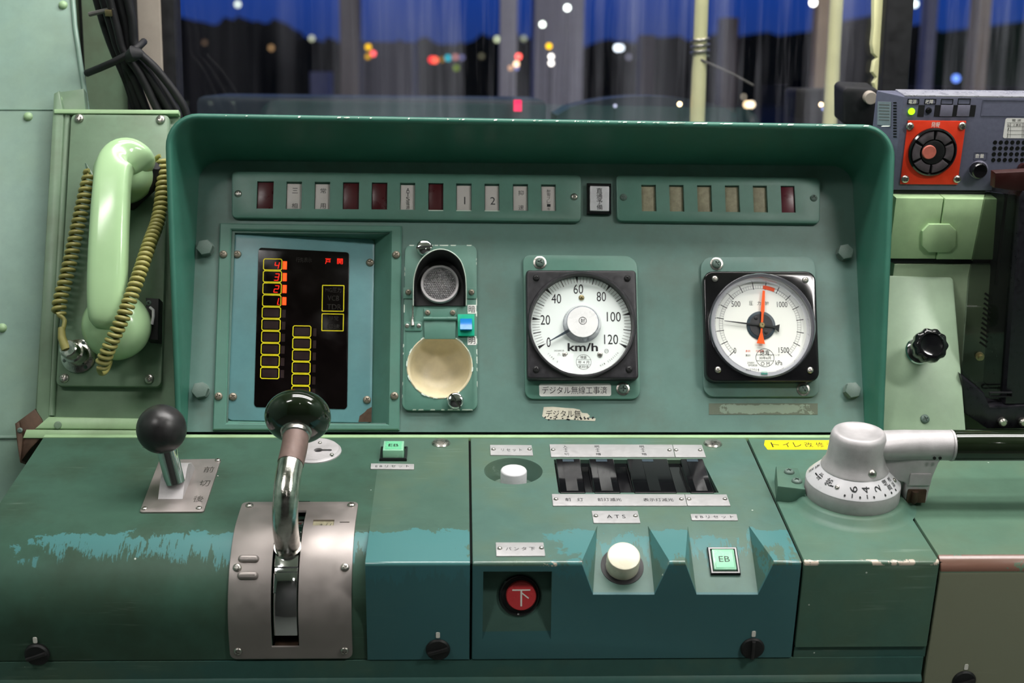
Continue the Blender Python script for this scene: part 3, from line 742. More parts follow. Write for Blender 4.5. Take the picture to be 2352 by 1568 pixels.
SEG = {'a': ((0, 2), (1, 2)), 'b': ((1, 2), (1, 1)), 'c': ((1, 1), (1, 0)), 'd': ((0, 0), (1, 0)), 'e': ((0, 0), (0, 1)), 'f': ((0, 1), (0, 2)), 'g': ((0, 1), (1, 1))}
for sg, x, y in (('fgbc', 550, 383), ('abgcd', 549, 462), ('abged', 547, 543), ('bc', 545, 627)):
    k = sc(x, y)
    for q_ in sg:
        p0, p1 = [(k[0] + (i - .5) * .0042 + (j - 1) * .0007, k[1] + (j - 1) * .0037) for i, j in SEG[q_]]
        mb.line(p0, p1, .00085, .0011)
k = sc(563, 648); mb.lathe(k, [(.0006, .001), (0, .0011)], 8)
for ch, x in (('戸', 897), ('開', 979)):
    k = sc(x, 355); mb.text(ch, *k, .0011, .0062, .0064, bold=.01)
t.add('red_characters', mb, 'lit', so, 0, fr=Q)
mb = MB()
for i, (x, y) in enumerate(((605, 382), (604, 462), (603, 543), (601, 625))):
    a = sc(x - 13, y - 27); b = sc(x + 12, y + 27); mb.prism(rect(a[0], b[1], b[0], a[1]), .0008, .0012)
t.add('red_bars', mb, 'litbar', so, fr=Q)
for st, x, y, w_ in (('MG圧力', 934, 550, 110), ('VCB', 934, 605, 80), ('TDR', 940, 664, 100), ('非常', 935, 742, 70), ('抑速', 935, 798, 90), ('行先表示', 733, 345, 110)):
    k = sc(x, y); t.add('faint_lettering', MB().text(st, *k, .0010, w_ / 2.959 / 2150, .0058), 'screenfaint', so, 0, fr=Q)
for x, y in ((545, 584), (850, 603), (535, 911), (843, 918)): t.screw(x, y, .0044, 'oldsteel', 'pan', 0, fr=Q)
for x, y in ((513, 584), (910, 585), (502, 910), (906, 909)): t.screw(x, y, .0044, 'oldsteel', 'pan', hF)

# ------------------------------------------------------------------ lamp unit with dimmer
hL = .005
q = P.pts([(930, 562), (1095, 562), (1097, 942), (923, 942)], hL); c = mid(q)
t = Thing('lamp_unit', 'green hooded lamp unit with a cream reflector bowl and dimmer switch', 'lamp', P, (*c, 0))
lp = t.add('base_plate', MB().prism(arcpoly(q, .0075), 0, hL, .0012), 'strip')
t.carve(lp, [MB().lathe(dish, [(RD, -.03), (RD, .03)], 48)])
e_ = MB()
for i in range(46):   # bare chips on the plate's edges
    k = random.random() * 4; s0, f = int(k), k - int(k); a, b = Vector(q[s0]), Vector(q[(s0 + 1) % 4]); f = .08 + .84 * f
    p_ = a + (b - a) * f; d_ = (b - a).normalized(); nn = (Vector(c) - p_).normalized(); L = random.uniform(.0005, .0035)
    e_.add([(*(p_ - d_ * L), hL - .0005), (*(p_ + d_ * L), hL - .0005), (*(p_ + d_ * L * .7 + nn * .0013), hL + .00015), (*(p_ - d_ * L * .7 + nn * .0013), hL + .00015)], [(0, 1, 2, 3)])
t.add('paint_chips', e_, 'chip', lp, 0)
t.add('reflector_bowl', MB().lathe(dish, [(RD + .0012, hL + .0003), (RD + .0002, hL + .0008), (RD - .0016, hL - .001), (RD * .93, -.008), (RD * .80, -.016), (RD * .55, -.022), (RD * .25, -.0245), (0, -.025)], 56, cap=False), 'cream', smooth=60)
rimb = MB()
for k in range(40):
    a = random.uniform(0, 2 * pi); w_ = random.uniform(.02, .11); r0 = RD + .0004; r1 = RD + random.uniform(.0009, .0019)
    rimb.add([(dish[0] + r * cos(b), dish[1] + r * sin(b), hL + .0012) for r, b in ((r0, a - w_), (r1, a - w_ * .6), (r1, a + w_ * .6), (r0, a + w_))], [(0, 1, 2, 3)])
t.add('chipped_rim', rimb, 'chip', smooth=0)
# visor
zt, zb = .034, .012
tp = [(948, 702), (948, 660), (951, 630), (963, 600), (985, 579), (1010, 571), (1036, 577), (1058, 597), (1069, 628), (1072, 660), (1072, 702)]
yb = lambda y: zb + (zt - zb) * max(0, min(1, (702 - y) / 120))
ro = [P.at3(x, y, yb(y)) for x, y in tp]
b_ = [(953, 704), (952, 668), (955, 648), (966, 622), (986, 603), (1010, 596), (1034, 602), (1054, 620), (1066, 646), (1068, 668), (1067, 704)]
bo = [P.at3(x, y, hL) for x, y in b_]
def smoothpath(p, n=4):
    out = []
    for i in range(len(p) - 1):
        p0, p1, p2, p3 = p[max(i - 1, 0)], p[i], p[i + 1], p[min(i + 2, len(p) - 1)]
        for k in range(n):
            f = k / n; out.append(.5 * ((2 * p1) + (p2 - p0) * f + (2 * p0 - 5 * p1 + 4 * p2 - p3) * f * f + (3 * p1 - p0 - 3 * p2 + p3) * f ** 3))
    out.append(p[-1]); return out
ro, bo = smoothpath(ro), smoothpath(bo)
vc = Vector((*P.at(1010, 665, .02), 0)); sh = lambda p, d: p + (Vector((p.x, p.y, 0)) - vc).normalized() * d
t.add('visor', MB().loft([[sh(a, 0) for a in bo], [sh(b, 0) for b in ro], [sh(b, -.0012) for b in ro]], False), 'strip', smooth=60)
t.add('visor_lining', MB().loft([[sh(b, -.0012) for b in ro], [sh(a, -.0016) for a in bo]], False), 'blackmat', smooth=60)
t.add('visor_edge', MB().tube([sh(b, -.0006) for b in ro], .0007, 6), 'chip', smooth=60)
t.add('lamp_bed', MB().prism([tuple(sh(k, -.0014).xy) for k in bo], hL, hL + .0015), 'blackmat')
lc = P.at(1010, 651, .012); 
t.add('lens_ring', MB().lathe(lc, [(.0212, hL), (.0212, .011), (.0205, .0125), (.0185, .0125), (.0178, .0112), (.0178, .009)], 48, cap=False), 'alu', smooth=30)
mb = MB().lathe(lc, [(.0180, .009), (.0180, .0095), (0, .0105)], 40)
for i in range(-9, 10):
    for j in range(-9, 10):
        x, y = (i + .5 * (j % 2)) * .0023, j * .0020
        if math.hypot(x, y) < .0170: mb.lathe((lc[0] + x, lc[1] + y), [(.00118, .0096), (.0009, .0108), (.0004, .0114), (0, .0115)], 6, cap=False)
t.add('prismatic_lens', mb, 'lamplens', smooth=25)
for x in (938, 1083):
    a = P.at(x, 673, hL + .001); ft = t.add('visor_foot', MB().prism(rect(a[0] - .0055, a[1] - .0062, a[0] + .0055, a[1] + .0062), hL, hL + .0012, .0004), 'strip')
    t.screw(x, 671, .0033, 'oldsteel', 'pan', hL + .001, parent=ft)
hq = P.pts([(973, 708), (1050, 708), (1046, 733), (976, 733)], hL + .002)
t.add('hinge_leaf', MB().prism(hq, hL, hL + .002, .0005), 'strip')
for x in (982, 1040): t.screw(x, 718, .0031, 'oldsteel', 'pan', hL + .002)
for x0, x1, r_ in ((973, 993, .0024), (993.5, 1027, .0021), (1027.5, 1049, .0024)):
    a, b = P.at3(x0, 732, hL + .003), P.at3(x1, 732, hL + .003); t.add('hinge_knuckle', MB().tube([a, b], r_, 14), 'strip')
t.add('shutter_leaf', MB().prism(P.pts([(974, 735), (1047, 735), (1046, 778), (975, 778)], hL + .003), hL + .0014, hL + .0028, .0004), 'strip')
bq = P.pts([(929, 739), (970, 739), (969, 760), (930, 760)], hL + .001)
bk = t.add('latch_bracket', MB().prism(arcpoly(bq, .002), hL, hL + .0012, .0004), 'strip')
for x in (935, 962): t.screw(x, 748, .0025, 'steel', 'pan', hL + .001, parent=bk)
t.add('latch_wire', MB().tube([P.at3(948, 700, .012), P.at3(948, 722, .009), P.at3(947, 735, .008), P.at3(948, 747, .0075)], [.0008, .001, .0016, .0022], 10), 'steel', bk)
for x, y, a in ((975, 572, .1), (1046, 922, -.95)): t.screw(x, y, .0090, 'chrome', 'thumb', hL, ang=a, name='thumb_screw')
sq = P.pts([(1051, 721), (1090, 721), (1090, 771), (1052, 771)], hL + .004)
sw = t.add('dimmer_switch', MB().prism(sq, hL, hL + .004, .0008), 'teal')
rq = P.pts([(1057, 731), (1084, 731), (1084, 757), (1057, 757)], hL + .008)
cu = mid(rq); w_ = (rq[1][0] - rq[0][0]) / 2; hgt = (rq[0][1] - rq[3][1]) / 2
prof = [(cu[1] - hgt, hL + .0036), (cu[1] - hgt, hL + .0105), (cu[1] - hgt * .3, hL + .0082), (cu[1] + hgt * .4, hL + .0070), (cu[1] + hgt, hL + .0068), (cu[1] + hgt, hL + .0036)]
t.add('rocker', MB().loft([[(cu[0] - w_, y, z) for y, z in prof], [(cu[0] + w_, y, z) for y, z in prof]], True, True, True), 'blue', sw, 20)
for ch, y in (('暗', 710), ('明', 782)):
    k = P.pts([(1074, y - 10), (1094, y - 10), (1094, y + 10), (1074, y + 10)], hL); cc = mid(k)
    st = t.add('sticker', MB().prism(k, hL, hL + .0003), 'paper', label='small white sticker lettered ' + ch)
    t.add('lettering', MB().text(ch, *cc, hL + .0004, .0072, .0078), 'ink', st, 0)
# ================================================================== gauges
def arr(cu, cv, r, a): return (cu + r * cos(radians(a)), cv + r * sin(radians(a)))
# ---- speedometer
h0 = .004; hB = .017
q = P.pts([(1201, 585), (1464, 587), (1471, 916), (1206, 916)], h0)
c = P.at(1337, 745, hB)
t = Thing('speedometer', 'black framed speedometer with a white dial reading 0 to 120 km/h', 'gauge', P, (*c, 0))
t.add('backplate', MB().prism(arcpoly(q, [.008, .014, .009, .009]), 0, h0, .001), 'strip')
qb = P.pts([(1208.4, 619.5), (1461, 620), (1467, 870), (1211, 870)], hB)
GR = .0590
gc = P.at(1336.5, 743.5, hB + .004)
bz = t.add('bezel', MB().prism(arcpoly(qb, .004), h0, hB, .0022, 3), 'bezel')
t.carve(bz, [MB().lathe(gc, [(GR - .0022, .009), (GR - .0022, .04)], 64)])
t.add('glass_ring', MB().lathe(gc, [(GR, hB - .001), (GR, hB + .003), (GR - .0012, hB + .0052), (GR - .0030, hB + .0052), (GR - .0040, hB + .002), (GR - .0042, .0102)], 72, cap=False), 'bezel', smooth=40)
RD_ = .0545; hd = .0110
t.add('dial', MB().lathe(gc, [(RD_ + .001, .0095), (RD_, hd), (0, hd)], 72), 'dial')
VA = [209, 174, 135, 95.5, 54, 12.5, -28]
def va(v):
    i = min(5, int(v // 20)); f = v / 20 - i; return VA[i] + (VA[i + 1] - VA[i]) * f
gu, gv = P.at(1336.7, 743.5, hd); zc = hd + .00015
mb = MB()
for k in range(61):
    v = k * 2; a = va(v)
    if v % 20 == 0:
        p0, p1 = arr(gu, gv, .0450, a), arr(gu, gv, .0543, a); n = Vector((-sin(radians(a)), cos(radians(a)))) * .0017
        mb.add([(*p0, zc), (*(Vector(p1) - n), zc), (*(Vector(p1) + n), zc)], [(0, 1, 2)])
    elif v % 10 == 0: mb.line(arr(gu, gv, .0455, a), arr(gu, gv, .0543, a), .0009, zc)
for s_, (x, y), w_ in (('0', (443, 680), 26), ('20', (422, 538), 62), ('40', (492, 403), 62), ('60', (632, 342), 62), ('80', (778, 390), 60), ('100', (857, 518), 90), ('120', (840, 662), 90)):
    k = P.at(1100 + x / 2.767, 540 + y / 2.767, hd); mb.text(s_, *k, zc, w_ / 2.767 / 2130, .0108)
k = P.at(1338.5, 797, hd); mb.text('km/h', *k, zc, .0330, .0092, bold=.022)
t.add('scale_and_numerals', mb, 'ink', smooth=0)
mb = MB()
for k in range(61):
    if k % 5: mb.line(arr(gu, gv, .0462, va(k * 2)), arr(gu, gv, .0543, va(k * 2)), .0004, zc)
sC = P.at(1340.5, 831, hd); sR = .0083
mb.ring(circ(sC, sR, 40), circ(sC, sR - .0003, 40), hd, zc)
for dy in (.0026, -.0030): mb.line((sC[0] - sR * .93, sC[1] + dy), (sC[0] + sR * .93, sC[1] + dy), .0003, zc)
mb.text('検査', sC[0], sC[1] + .0052, zc, .0068, .0034); mb.text('年 4 月', sC[0], sC[1] - .0002, zc, .0120, .0034); mb.text('東洋計器', sC[0], sC[1] - .0052, zc, .0105, .003)
k = P.at(1284, 805, hd); mb.text('262268128', *k, zc, .0108, .0016); k = P.at(1284, 813, hd); mb.text('⚠', *k, zc, .0036, .003)
k = P.at(1393, 806, hd); mb.ring(circ(k, .0023, 24), circ(k, .0019, 24), hd, zc); mb.text('JIS', *k, zc, .003, .0016)
def arctext(mb, s, r, a0, da, z, w_, H_, cu, cv, up=1):
    for i, ch in enumerate(s):
        if ch == ' ': continue
        a = a0 + da * i; p = arr(cu, cv, r, a); mb.text(ch, *p, z, w_, H_, rot=radians(a + 90 if up > 0 else a - 90))
arctext(mb, 'TYPE SR', .0500, 222, 3.0, zc, .0011, .0018, gu, gv)
arctext(mb, 'NO. 2262226', .0500, 293, 2.7, zc, .0011, .0018, gu, gv)
arctext(mb, 'T.6M LOOP METER', .0200, 156, -7.5, zc, .0012, .0019, gu, gv, -1)
t.add('fine_print', mb, 'inkgrey', smooth=0)
hc = P.at(1338.5, 739, .022)
t.add('needle', MB().loft([[arr(*hc, .012, 209 + 9) + (hd + .0035,), arr(*hc, .012, 209 - 9) + (hd + .0035,), arr(*hc, .012, 209 - 9) + (hd + .0045,), arr(*hc, .012, 209 + 9) + (hd + .0045,)],
     [arr(*hc, .0412, 209.6) + (hd + .0035,), arr(*hc, .0412, 208.6) + (hd + .0035,), arr(*hc, .0412, 208.6) + (hd + .0042,), arr(*hc, .0412, 209.6) + (hd + .0042,)]], True, True, True), 'needle', smooth=0)
t.add('hub_skirt', MB().lathe((gu, gv), [(.0210, hd), (.0205, hd + .0012), (.0185, hd + .0060), (.0180, hd + .0085)], 48), 'clearrim', smooth=50)
hb = t.add('hub', MB().lathe(hc, [(.0165, hd + .006), (.0170, hd + .0098), (.0166, hd + .0106), (0, hd + .0108)], 48), 'hub')
kk = P.at(1338.5, 736, hd + .011); mb = MB(); mb.ring(circ(kk, .0042, 32), circ(kk, .0037, 32), hd + .0106, hd + .0110); mb.text('封', *kk, hd + .0110, .0045, .0047)
t.add('lettering', mb, 'ink', hb, 0)
t.screw(1335.5, 683.5, .0031, 'brass', 'pan', hd)
for x in (1297.5, 1378): t.screw(x, 814, .0030, 'steel', 'pan', hd)
t.add('glass', MB().lathe(gc, [(GR - .0035, hB + .0032), (0, hB + .0040)], 64, cap=False), 'gaugeglass')
for x, y in ((1231.5, 638), (1441, 639), (1231.5, 848), (1445, 848)): t.screw(x, y, .0036, 'blackmat', 'pan', hB)
def washer(t, x, y, h):
    u, v = P.at(x, y, h); t.add('washer', MB().lathe((u, v), [(.0072, h), (.0072, h + .0008), (.0055, h + .0014)], 28), 'steel')
    t.screw(x, y, .0053, 'bolt', 'pan', h + .001)
washer(t, 1240, 603, h0); washer(t, 1431, 893, h0)
q = P.pts([(1238, 881.5), (1403, 880.5), (1404, 909), (1239, 910)], h0); c = mid(q)
o = Thing('sticker', 'clean white sticker lettered デジタル無線工事済 under the speedometer', 'sticker', P, (*c, h0))
pp_ = o.add('paper', MB().prism(arcpoly(q, .0022), h0, h0 + .0004), 'paper')
k = P.at(1320, 896, h0); o.add('lettering', MB().text('デジタル無線工事済', *k, h0 + .0005, .0705, .0082), 'ink', smooth=0)
# torn sticker below
tn = [(402, 1150), (412, 1092), (470, 1090), (560, 1098), (600, 1100), (640, 1108), (655, 1128), (690, 1132), (706, 1150), (690, 1160), (742, 1164), (738, 1180), (640, 1176), (560, 1170), (470, 1172), (430, 1168)]
q = [P.at(1100 + x / 2.767, 540 + y / 2.767) for x, y in tn]; c = mid(q)
o = Thing('torn_sticker', 'torn dirty remnant of a white sticker lettered デジタル無 on the panel', 'sticker', P, (*c, 0))
o.add('paper', MB().prism(q, 0, .0003), 'torn', smooth=0)
mb = MB(); k = P.at(1294, 950); mb.text('デジタル無', *k, .0004, .0380, .0080)
for i in range(26):
    x, y = random.uniform(410, 730), random.uniform(1155, 1176); k = P.at(1100 + x / 2.767, 540 + y / 2.767); w_ = random.uniform(.0004, .0020)
    mb.add([(k[0] - w_, k[1], .0004), (k[0], k[1] - .0008, .0004), (k[0] + w_, k[1] + .0002, .0004), (k[0], k[1] + .0010, .0004)], [(0, 1, 2, 3)])
o.add('lettering', mb, 'ink', smooth=0)

# ---- pressure gauge
q = P.pts([(1609, 590), (1873, 589), (1882.5, 911), (1616, 911)], h0); c = P.at(1750, 747, hB)
t = Thing('pressure_gauge', 'black framed pressure gauge with a red and a black needle, lettered kPa', 'gauge', P, (*c, 0))
t.add('backplate', MB().prism(arcpoly(q, [.013, .012, .010, .012]), 0, h0, .001), 'panel')
qb = P.pts([(1615.5, 622), (1873.5, 622), (1883, 876), (1622, 876)], hB)
gc = P.at(1751.5, 746.5, hB + .003); GR = .0585
bz = t.add('bezel', MB().prism(arcpoly(qb, .011), h0, hB, .0020, 3), 'black')
t.carve(bz, [MB().lathe(gc, [(GR - .0025, .007), (GR - .0025, .04)], 64)])
t.add('glass_ring', MB().lathe(gc, [(GR, hB - .001), (GR - .0006, hB + .0042), (GR - .0022, hB + .0066), (GR - .0055, hB + .0066), (GR - .0072, hB + .0030), (GR - .0080, .0102)], 72, cap=False), 'clearrim', smooth=40)
t.add('dial', MB().lathe(gc, [(GR - .002, .0085), (GR - .003, hd), (0, hd)], 72), 'dial2')
gu, gv = P.at(1746.0, 747.0, hd); pa = lambda v: 224 - v * .18
mb = MB()
for k in range(16):
    a = pa(k * 100); mb.line(arr(gu, gv, .0405, a), arr(gu, gv, .0485, a), .0008, zc)
for st, (x, y), w_ in (('500', (1633, 437), 58), ('1000', (1927, 440), 68), ('0', (1627, 733), 16), ('1500', (1938, 730), 68)):
    k = P.at(1100 + x / 2.767, 540 + y / 2.767, hd); mb.text(st, *k, zc, w_ / 2.767 / 2130, .0063)
for ch, x in (('圧', 1729), ('力', 1780), ('計', 1831)):
    k = P.at(1100 + x / 2.767, 540 + 432 / 2.767, hd); mb.text(ch, *k, zc, .0042, .0045)
k = P.at(1789, 833, hd); mb.text('kPa', *k, zc, .0075, .0052)
sC = P.at(1757, 821.5, hd); sR = .0102
mb.ring(circ(sC, sR, 48), circ(sC, sR - .0005, 48), hd, zc)
for dy in (.0032, -.0033): mb.line((sC[0] - sR * .93, sC[1] + dy), (sC[0] + sR * .93, sC[1] + dy), .0004, zc)
mb.text('検査', sC[0], sC[1] + .0062, zc, .0105, .0048); mb.text('30年6月', sC[0], sC[1] - .0001, zc, .0125, .0034); mb.text('O M', sC[0], sC[1] - .0066, zc, .0095, .0042)
k = P.at(1728, 849, hd); mb.text('4002014', *k, zc, .0150, .0027)
k = P.at(1724, 835, hd); mb.text('272001', k[0], k[1] + .001, zc, .0075, .0020); mb.text('SM2828', k[0] + .0022, k[1] - .0018, zc, .0098, .0020)
k = P.at(1718, 816, hd); mb.text('黒針', *k, zc, .0055, .0026)
k = P.at(1768, 815, hd); mb.text('ブレーキシリンダ', *k, zc, .0220, .0022)
t.add('scale_and_numerals', mb, 'ink', smooth=0)
mb = MB()
for rr in (.0413, .0450):
    for k in range(90):
        a = pa(k / 90 * 1500); b = pa((k + 1) / 90 * 1500); mb.line(arr(gu, gv, rr, a), arr(gu, gv, rr, b), .00022, zc)
for k in range(76):
    if k % 5: a = pa(k * 20); mb.line(arr(gu, gv, .0413, a), arr(gu, gv, .0450, a), .00022, zc)
t.add('fine_scale', mb, 'ink', smooth=0)
mb = MB(); ra = [arr(gu, gv, .0410, pa(780 + i * 12)) for i in range(9)]; rb_ = [arr(gu, gv, .0453, pa(780 + i * 12)) for i in range(9)]
mb.poly(ra + rb_[::-1], zc + .0001)
k = P.at(1718, 806, hd); mb.text('赤針', *k, zc, .0055, .0026); k = P.at(1745, 806, hd); mb.text('元空気', *k, zc, .0090, .0026)
t.add('red_zone', mb, 'inkred', smooth=0)
k = P.at(1752, 856, hd); t.add('blue_tab', MB().box(k[0] - .002, k[1] - .002, hd, k[0] + .005, k[1] + .0016, hd + .001), 'teal')
hp = P.at(1749.5, 747, .014); zn = hd + .0035
t.add('hub_disc', MB().lathe((gu + .0008, gv - .0002), [(.0160, hd), (.0158, hd + .0010), (.0148, hd + .0014), (0, hd + .0014)], 40), 'needle')
t.add('hub_recess', MB().lathe((gu + .0008, gv - .0002), [(.0128, hd + .0012), (.0128, hd + .0018), (0, hd + .0018)], 40), 'bezel')
def rot2(p, a, w_): return (hp[0] + p * cos(radians(a)) - w_ * sin(radians(a)), hp[1] + p * sin(radians(a)) + w_ * cos(radians(a)))
ar = 84.5
t.add('black_needle', MB().prism([rot2(-.0135, 173, -.0010), rot2(-.0195, 171, -.0044), rot2(-.0195, 171, .0044)][::1] + [rot2(-.0135, 173, .0010), rot2(.0200, 173, .0008), rot2(.0412, 173, .0003), rot2(.0412, 173, -.0003), rot2(.0200, 173, -.0008)], zn - .001, zn - .0004), 'ink', smooth=0)
t.add('red_needle', MB().prism([rot2(-.0205, ar, -.0045), rot2(-.008, ar, -.0010), rot2(.0145, ar, -.0012), rot2(.0150, ar, -.0021), rot2(.0390, ar, -.0013), rot2(.0390, ar, .0013), rot2(.0150, ar, .0021), rot2(.0145, ar, .0012), rot2(-.008, ar, .0010), rot2(-.0205, ar, .0045)], zn, zn + .0006), 'orange', smooth=0)
t.add('needle_pin', MB().lathe(hp, [(.0032, zn), (.0032, zn + .0014), (.0024, zn + .0022), (.0010, zn + .0022), (.0008, zn + .0014), (0, zn + .0014)], 24), 'brass')
for a in (125, -60): t.screw(0, 0, .0021, 'bezel', 'pan', hd + .0016, uv=arr(gu + .0008, gv, .0095, a))
t.add('glass', MB().lathe(gc, [(GR - .0065, hB + .0045), (0, hB + .0055)], 64, cap=False), 'gaugeglass')
for x, y in ((1642, 640), (1850, 643), (1649, 849), (1861, 850)): t.screw(x, y, .0036, 'steel', 'pan', hB)
washer(t, 1646, 606, h0); washer(t, 1845, 894, h0)

# ================================================================== controls on the desk
def nameplate(corn, txt, label, items=None, screws=(), h=.0012, fr=D):
    q = fr.pts(corn, h); c = mid(q)
    t = Thing('nameplate', label, 'nameplate', fr, (*c, 0))
    t.add('plate', MB().prism(arcpoly(q, .0006, 3), 0, h, .0003), 'label')
    mb = MB()
    for st, x, y, w_, H_ in items:
        k = fr.at(x, y, h); z = h + .00012
        if st == '↕':
            a = H_ * .44; b_ = w_ * .40; mb.line((k[0], k[1] - a), (k[0], k[1] + a), .0005, z)
            for sg in (1, -1):
                for sd in (1, -1): mb.line((k[0], k[1] + sg * a), (k[0] + sd * b_, k[1] + sg * (a - b_)), .0005, z)
        else: mb.text(st, *k, z, w_, H_)
    if mb.v: t.add('lettering', mb, 'ink', smooth=0)
    for x, y in screws: t.screw(x, y, .0023, 'steel', 'dome', h, fr=fr)
    return t
nameplate([(852, 1063.5), (951, 1065), (951, 1077), (851, 1076)], '', 'thin silver nameplate lettered EBリセット behind the chrome lever, near the panel', [('E B リ セ ッ ト', 901, 1070.5, .034, .0052)])
nameplate([(1125.5, 1021), (1221, 1021.5), (1224.5, 1045), (1126.5, 1044)], '', 'silver nameplate lettered リセット behind the white recessed button', [('リ セ ッ ト', 1175, 1033, .0215, .0064)], ((1133.5, 1032), (1216, 1032)))
up = lambda x, a, b, dx: [(a, x, 1025.5, .0046, .0056), ('↕', x + dx, 1033.5, .0050, .0085), (b, x + 2 * dx, 1042.5, .0048, .0056)]
nameplate([(1262, 1019.6), (1544, 1020.6), (1550, 1048.7), (1265.6, 1048.3)], '', 'long silver nameplate with up-down arrows behind the black rocker switches', up(1298, '入', '切', 1.7) + up(1371, '明', '暗', 2) + up(1474, '明', '暗', 3), ((1270.5, 1033), (1537.5, 1034)))
nameplate([(1545.2, 1020.6), (1612, 1021), (1621.6, 1048.9), (1551.6, 1048.8)], '', 'short blank silver nameplate behind the rightmost rocker switch', [], ((1553, 1034), (1608, 1034)))
nameplate([(1267.5, 1133.7), (1572, 1134.6), (1578, 1160.5), (1270, 1160.5)], '', 'long silver nameplate lettered 前灯 and 減光 in front of the rocker switches', [('前   灯', 1319, 1147, .0176, .0066), ('前灯減光', 1400, 1147, .0234, .0066), ('表示灯減光', 1512, 1147.5, .0296, .0066)], ((1277, 1146.5), (1565, 1146.5)))
nameplate([(1573.2, 1134.6), (1669, 1134.8), (1678, 1160.5), (1579.4, 1160.5)], '', 'short blank silver nameplate in front of the rightmost rocker switch', [], ((1582.5, 1146.5), (1665, 1146)))
nameplate([(1359, 1172.5), (1464.5, 1172.5), (1471, 1200), (1363.5, 1200)], '', 'silver nameplate lettered ATS above the ivory push button', [('A T S', 1415, 1186, .0178, .0068)], ((1368.5, 1185), (1459.5, 1185)))
nameplate([(1586, 1179.5), (1692, 1180), (1695, 1194), (1589, 1193.5)], '', 'thin silver nameplate lettered EBリセット above the mint button of the front notch', [('E B リ セ ッ ト', 1641, 1186.8, .0365, .0056)])
nameplate([(1138.5, 1245), (1248, 1245), (1252.5, 1275.5), (1140, 1276)], '', 'silver nameplate lettered パンタ下 above the red button', [('パ ン タ 下', 1195, 1260, .0262, .0064)], ((1148, 1259.5), (1243.5, 1258.5)))

# white reset button inside its bowl
ub, vb = bowl[0] + .0003, D.at(1179, 1083, .001)[1] + .0015
rbt = Thing('push_button', 'white reset push button standing in a round recess', 'push button', D, (ub, vb, -.0212))
rbt.add('cap', MB().lathe((ub, vb), [(.0134, -.0210), (.0134, .0010), (.0128, .0022), (.0115, .0028), (0, .0030)], 48), 'white', smooth=40)
rbt.add('socket', MB().lathe((ub, vb), [(.0152, -.0218), (.0152, -.0190), (.0136, -.0186)], 40), 'blackmat')

# black rocker switches in the bay
RS = [((1275, 1057), (1330, 1057), (1349, 1129), (1286, 1129), 'leftmost black rocker switch in the desk bay, behind the lettering 前灯'),
      ((1351, 1057), (1407, 1057), (1429, 1129), (1365, 1129), 'second black rocker switch from the left, behind the lettering 前灯減光'),
      ((1439, 1057), (1531, 1057), (1558, 1129), (1456, 1129), 'wide black rocker switch, third from the left in the bay'),
      ((1562, 1057), (1609, 1058), (1648, 1129), (1585, 1129), 'rightmost black rocker switch, between the blank nameplates')]
for i, (a, b, c_, d_, lab) in enumerate(RS):
    q = D.pts([a, b, c_, d_], .002); u0 = (q[0][0] + q[3][0]) / 2; u1 = (q[1][0] + q[2][0]) / 2; v1, v0 = q[0][1], q[3][1]
    t = Thing('rocker_switch', lab, 'switch', D, ((u0 + u1) / 2, (v0 + v1) / 2, -.0042), 'black rocker switches in the desk')
    t.add('housing', MB().box(u0, v0, -.0042, u1, v1, -.0030, .0004), 'blackmat')
    L = v1 - v0; xs = [u0 + .0003, u1 - .0003]
    prof = [(v0 + .0004, -.004), (v0 + .0004, .0009), (v0 + .0010, .0012), (v0 + L * .5, .0026), (v1 - .0016, .0044), (v1 - .0004, .0034), (v1 - .0004, -.006)]
    t.add('clear_cover', MB().loft([[(xs[0], y, z - .0010) for y, z in prof], [(xs[0] + .0008, y, z) for y, z in prof], [(xs[1] - .0008, y, z) for y, z in prof], [(xs[1], y, z - .0010) for y, z in prof]], True, True, True), 'switchblack', smooth=25)
    um = (u0 + u1) / 2; w_ = .0058; zf = lambda y: .0012 + (y - v0 - .0018) / (L - .0034) * .0032
    yk = [v0 + .003, v0 + L * .5, v1 - .0085]
    t.add('rocker_key', MB().loft([[(um - w_, y, zf(y) + .0003) for y in yk], [(um + w_, y, zf(y) + .0003) for y in yk]], False), 'switchblack', smooth=30)
    t.add('key_tag', MB().loft([[(um - w_, y, zf(y) + .0004) for y in (v1 - .0078, v1 - .0028)], [(um + w_, y, zf(y) + .0004) for y in (v1 - .0078, v1 - .0028)]], False), 'needle', smooth=0)
for k, (xa_, xb_) in enumerate(((1333, 1346), (1412, 1434), (1535, 1556))):
    pass

